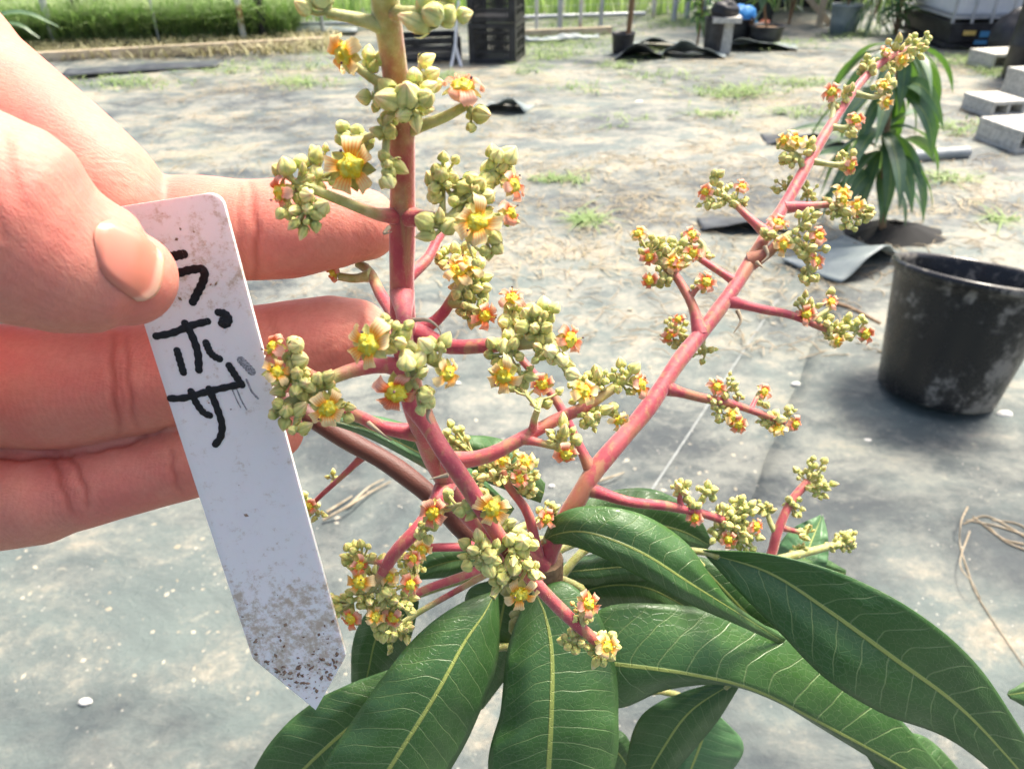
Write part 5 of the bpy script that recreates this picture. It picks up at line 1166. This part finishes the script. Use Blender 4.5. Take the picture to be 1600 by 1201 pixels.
# thumbnail, lying in the thumb's upper right side
from mathutils.bvhtree import BVHTree
bvh = BVHTree.FromObject(person, bpy.context.evaluated_depsgraph_get())
camp = CM.translation
def onthumb(x, y):
    d = (P(x, y, 100)-camp).normalized(); hit = bvh.ray_cast(camp, d)
    if hit[0] is not None and (CI @ hit[0]).z > -.114: return hit[0], hit[1]
    q = P(x, y, 108); r = bvh.find_nearest(q); return r[0], r[1]
def cv(pts, n): return spline([(a, b, 0) for a, b in pts], n)
NU, NV = 25, 25
lo = cv([(153, 398), (166, 431), (190, 453), (219, 472)], NV); hi = cv([(148, 338), (190, 351), (228, 372), (256, 404)], NV)
pr = cv([(153, 398), (146, 368), (148, 338)], NU); di = cv([(219, 472), (243, 455), (256, 404)], NU)
rows = []; uvs = []
for j in range(NV):
    v = j/(NV-1); row = []; uu = []
    for i in range(NU):
        u = i/(NU-1); v0 = v; v = 1-(1-v0)*(1-.20*abs(2*u-1)**3)-.07*abs(2*u-1)**3*v0; jj = v*(NV-1); j0 = min(NV-2, int(jj)); fj = jj-j0; lo_ = lo[j0].lerp(lo[j0+1], fj); hi_ = hi[j0].lerp(hi[j0+1], fj)
        q = lo_*(1-u)+hi_*u+pr[i]*(1-v)+di[i]*v-(lo[0]*(1-u)*(1-v)+hi[0]*u*(1-v)+lo[-1]*(1-u)*v+hi[-1]*u*v)
        p, nn = onthumb(q.x, q.y)
        v = v0; e = min(u, 1-u, v*.8)*2; k = min(1, max(0, e*4)); k = k*k*(3-2*k)
        row.append(p+nn*(-.00020+.00050*k+(.00022 if v > .9 else 0))); uu.append((u, v))
    rows.append(row); uvs.append(uu)
mb = MB(); mb.grid(rows, uvs); nail = mb.build('fingernail', M['nail'], person)
sm = nail.modifiers.new('s', 'SMOOTH'); sm.iterations = 3; sm.factor = .5; sl = nail.modifiers.new('t', 'SOLIDIFY'); sl.thickness = .0004; sl.offset = -1
# ================================================================== TAG
T0, T1 = P(258, 312, 118.5), P(494, 1106, 154)      # middle of the head, point of the foot
ta = (T1-T0).normalized(); TL = (T1-T0).length
tw_ = (P(345, 345, 120)-P(185, 360, 120)).normalized(); tw_ = (tw_-ta*tw_.dot(ta)).normalized(); tn_ = tw_.cross(ta)
if tn_.dot(camz) < 0: tn_ = -tn_
thk = .0009
def outline(t):
    """left and right edge across the axis at distance t from the head, metres"""
    W = .0092; r = .0022
    if t < r: k = r-math.sqrt(max(0, r*r-(r-t)**2)); l, q = -W+k, W-k
    else: l, q = -W, W
    tip = TL-.0150; tipR = TL-.0125
    if t > tip: l = lerp(-W, 0, (t-tip)/(TL-tip))
    if t > tipR: q = lerp(W, 0, (t-tipR)/(TL-tipR))
    return l, q
nT = 90; rows = []; uvs = []
for i in range(nT+1):
    t = TL*i/nT if i > 6 else [0, .00015, .0005, .001, .0016, .0022, .004][i]
    l, q = outline(min(t, TL-1e-5)); c = T0+ta*t
    rows.append([c+tw_*lerp(l, q, k/12)+tn_*(.0006*math.sin(math.pi*t/TL)) for k in range(13)]); uvs.append([(.5+lerp(l, q, k/12)/.0184, 1-t/TL) for k in range(13)])
mb = MB(); mb.grid(rows, uvs); tagp = mb.build('plant_tag', M['tag'])
tag(tagp, 'dirty white plastic plant tag with black handwritten katakana, held between thumb and finger', 'plant tag')
md = tagp.modifiers.new('t', 'SOLIDIFY'); md.thickness = thk; md.offset = 0
bv = tagp.modifiers.new('b', 'BEVEL'); bv.width = .00012; bv.segments = 2; bv.limit_method = 'ANGLE'
def ontag(x, y, h=0.0):
    d = (P(x, y, 100)-camp).normalized(); k = (T0-camp).dot(tn_)/d.dot(tn_); p = camp+d*k
    t = (p-T0).dot(ta); return p+tn_*(.0006*math.sin(math.pi*t/TL)+thk/2+h)
def stroke(mb, pts, wpx, h=.00005):
    w3 = [ontag(a, b, h) for a, b in pts]; n = max(10, len(pts)*7); sp = spline(w3, n)
    hw = wpx*.57*.128/FPX; rows = []
    for i, p in enumerate(sp):
        d = (sp[min(i+1, n-1)]-sp[max(i-1, 0)]).normalized(); x = d.cross(tn_).normalized(); w_ = hw*(1+.10*math.sin(i*1.3+pts[0][0]))
        rows.append([p-x*w_, p-x*w_*.6+tn_*.00006, p+x*w_*.6+tn_*.00006, p+x*w_])
    mb.grid(rows)
    for p, d in ((sp[0], (sp[0]-sp[1]).normalized()), (sp[-1], (sp[-1]-sp[-2]).normalized())):
        x = d.cross(tn_).normalized(); ring = [p+(x*math.cos(a)+d*math.sin(a))*hw for a in [math.pi*k/8 for k in range(9)]]
        mb.add([p+tn_*.00006]+ring, [(0, k+1, k+2) for k in range(8)])
mb = MB()
for k, (pts, wd) in enumerate((([(256, 401), (274, 399), (289, 396)], 12), ([(262, 434), (275, 428), (297, 421), (317, 419), (322, 425), (319, 440), (311, 456), (304, 470)], 11),
    ([(247, 523), (272, 518), (300, 507), (327, 500)], 10), ([(292, 503), (303, 522), (312, 548), (314, 575)], 10.5), ([(280, 545), (285, 562), (290, 579)], 10), ([(325, 533), (331, 547), (338, 554), (346, 558)], 10),
    ([(344, 486), (354, 488), (360, 496), (357, 504), (350, 504), (351, 498)], 10.5),
    ([(270, 619), (292, 618), (325, 609), (355, 602), (380, 597)], 10), ([(302, 608), (311, 627), (322, 641), (331, 645)], 10), ([(330, 604), (341, 630), (350, 658), (348, 678), (340, 690)], 10), ([(361, 568), (370, 582), (381, 598)], 10))):
    stroke(mb, pts, wd, .00004+.000012*k)
o = mb.build('lettering', M['ink'], tagp)
mb = MB(); stroke(mb, [(379, 560), (388, 569), (396, 578)], 11, .00004); stroke(mb, [(388, 590), (396, 608), (406, 619)], 3, .00006); stroke(mb, [(372, 603), (380, 622), (388, 636)], 2, .00005); stroke(mb, [(366, 606), (374, 624), (379, 633)], 1.6, .00007)
mb.build('faded_mark', M['ink_faint'], tagp)
mb = MB(); rnd = random.Random(9)
for _ in range(150):
    z = rnd.random()
    if z < .62: t = TL*rnd.gauss(.905, .035)
    elif z < .8: t = TL*rnd.gauss(.80, .03)
    elif z < .92: t = TL*rnd.gauss(.08, .05)
    else: t = TL*rnd.random()
    if not .004 < t < TL*.975: continue
    l, q = outline(t); x = rnd.uniform(l+.0006, q-.0006); c = T0+ta*t+tw_*x+tn_*(.0006*math.sin(math.pi*t/TL)+thk/2)
    s = rnd.uniform(.0001, .0005)*rnd.choice((.6, 1, 1.3))*(1.25 if .85 < t/TL < .95 else 1); a = rnd.uniform(0, 6.28); u = tw_*math.cos(a)+ta*math.sin(a); vv = tn_.cross(u)
    k1 = rnd.uniform(.35, .8); mb.add([c+u*s, c+vv*s*k1, c-u*s, c-vv*s*k1, c+u*s*.4+tn_*s*.7, c-u*s*.3+tn_*s*.6], [(0, 1, 4), (1, 5, 4), (1, 2, 5), (2, 3, 5), (3, 4, 5), (3, 0, 4)])
o = mb.build('soil_crumbs', M['seed'], tagp); o['kind'] = 'stuff'
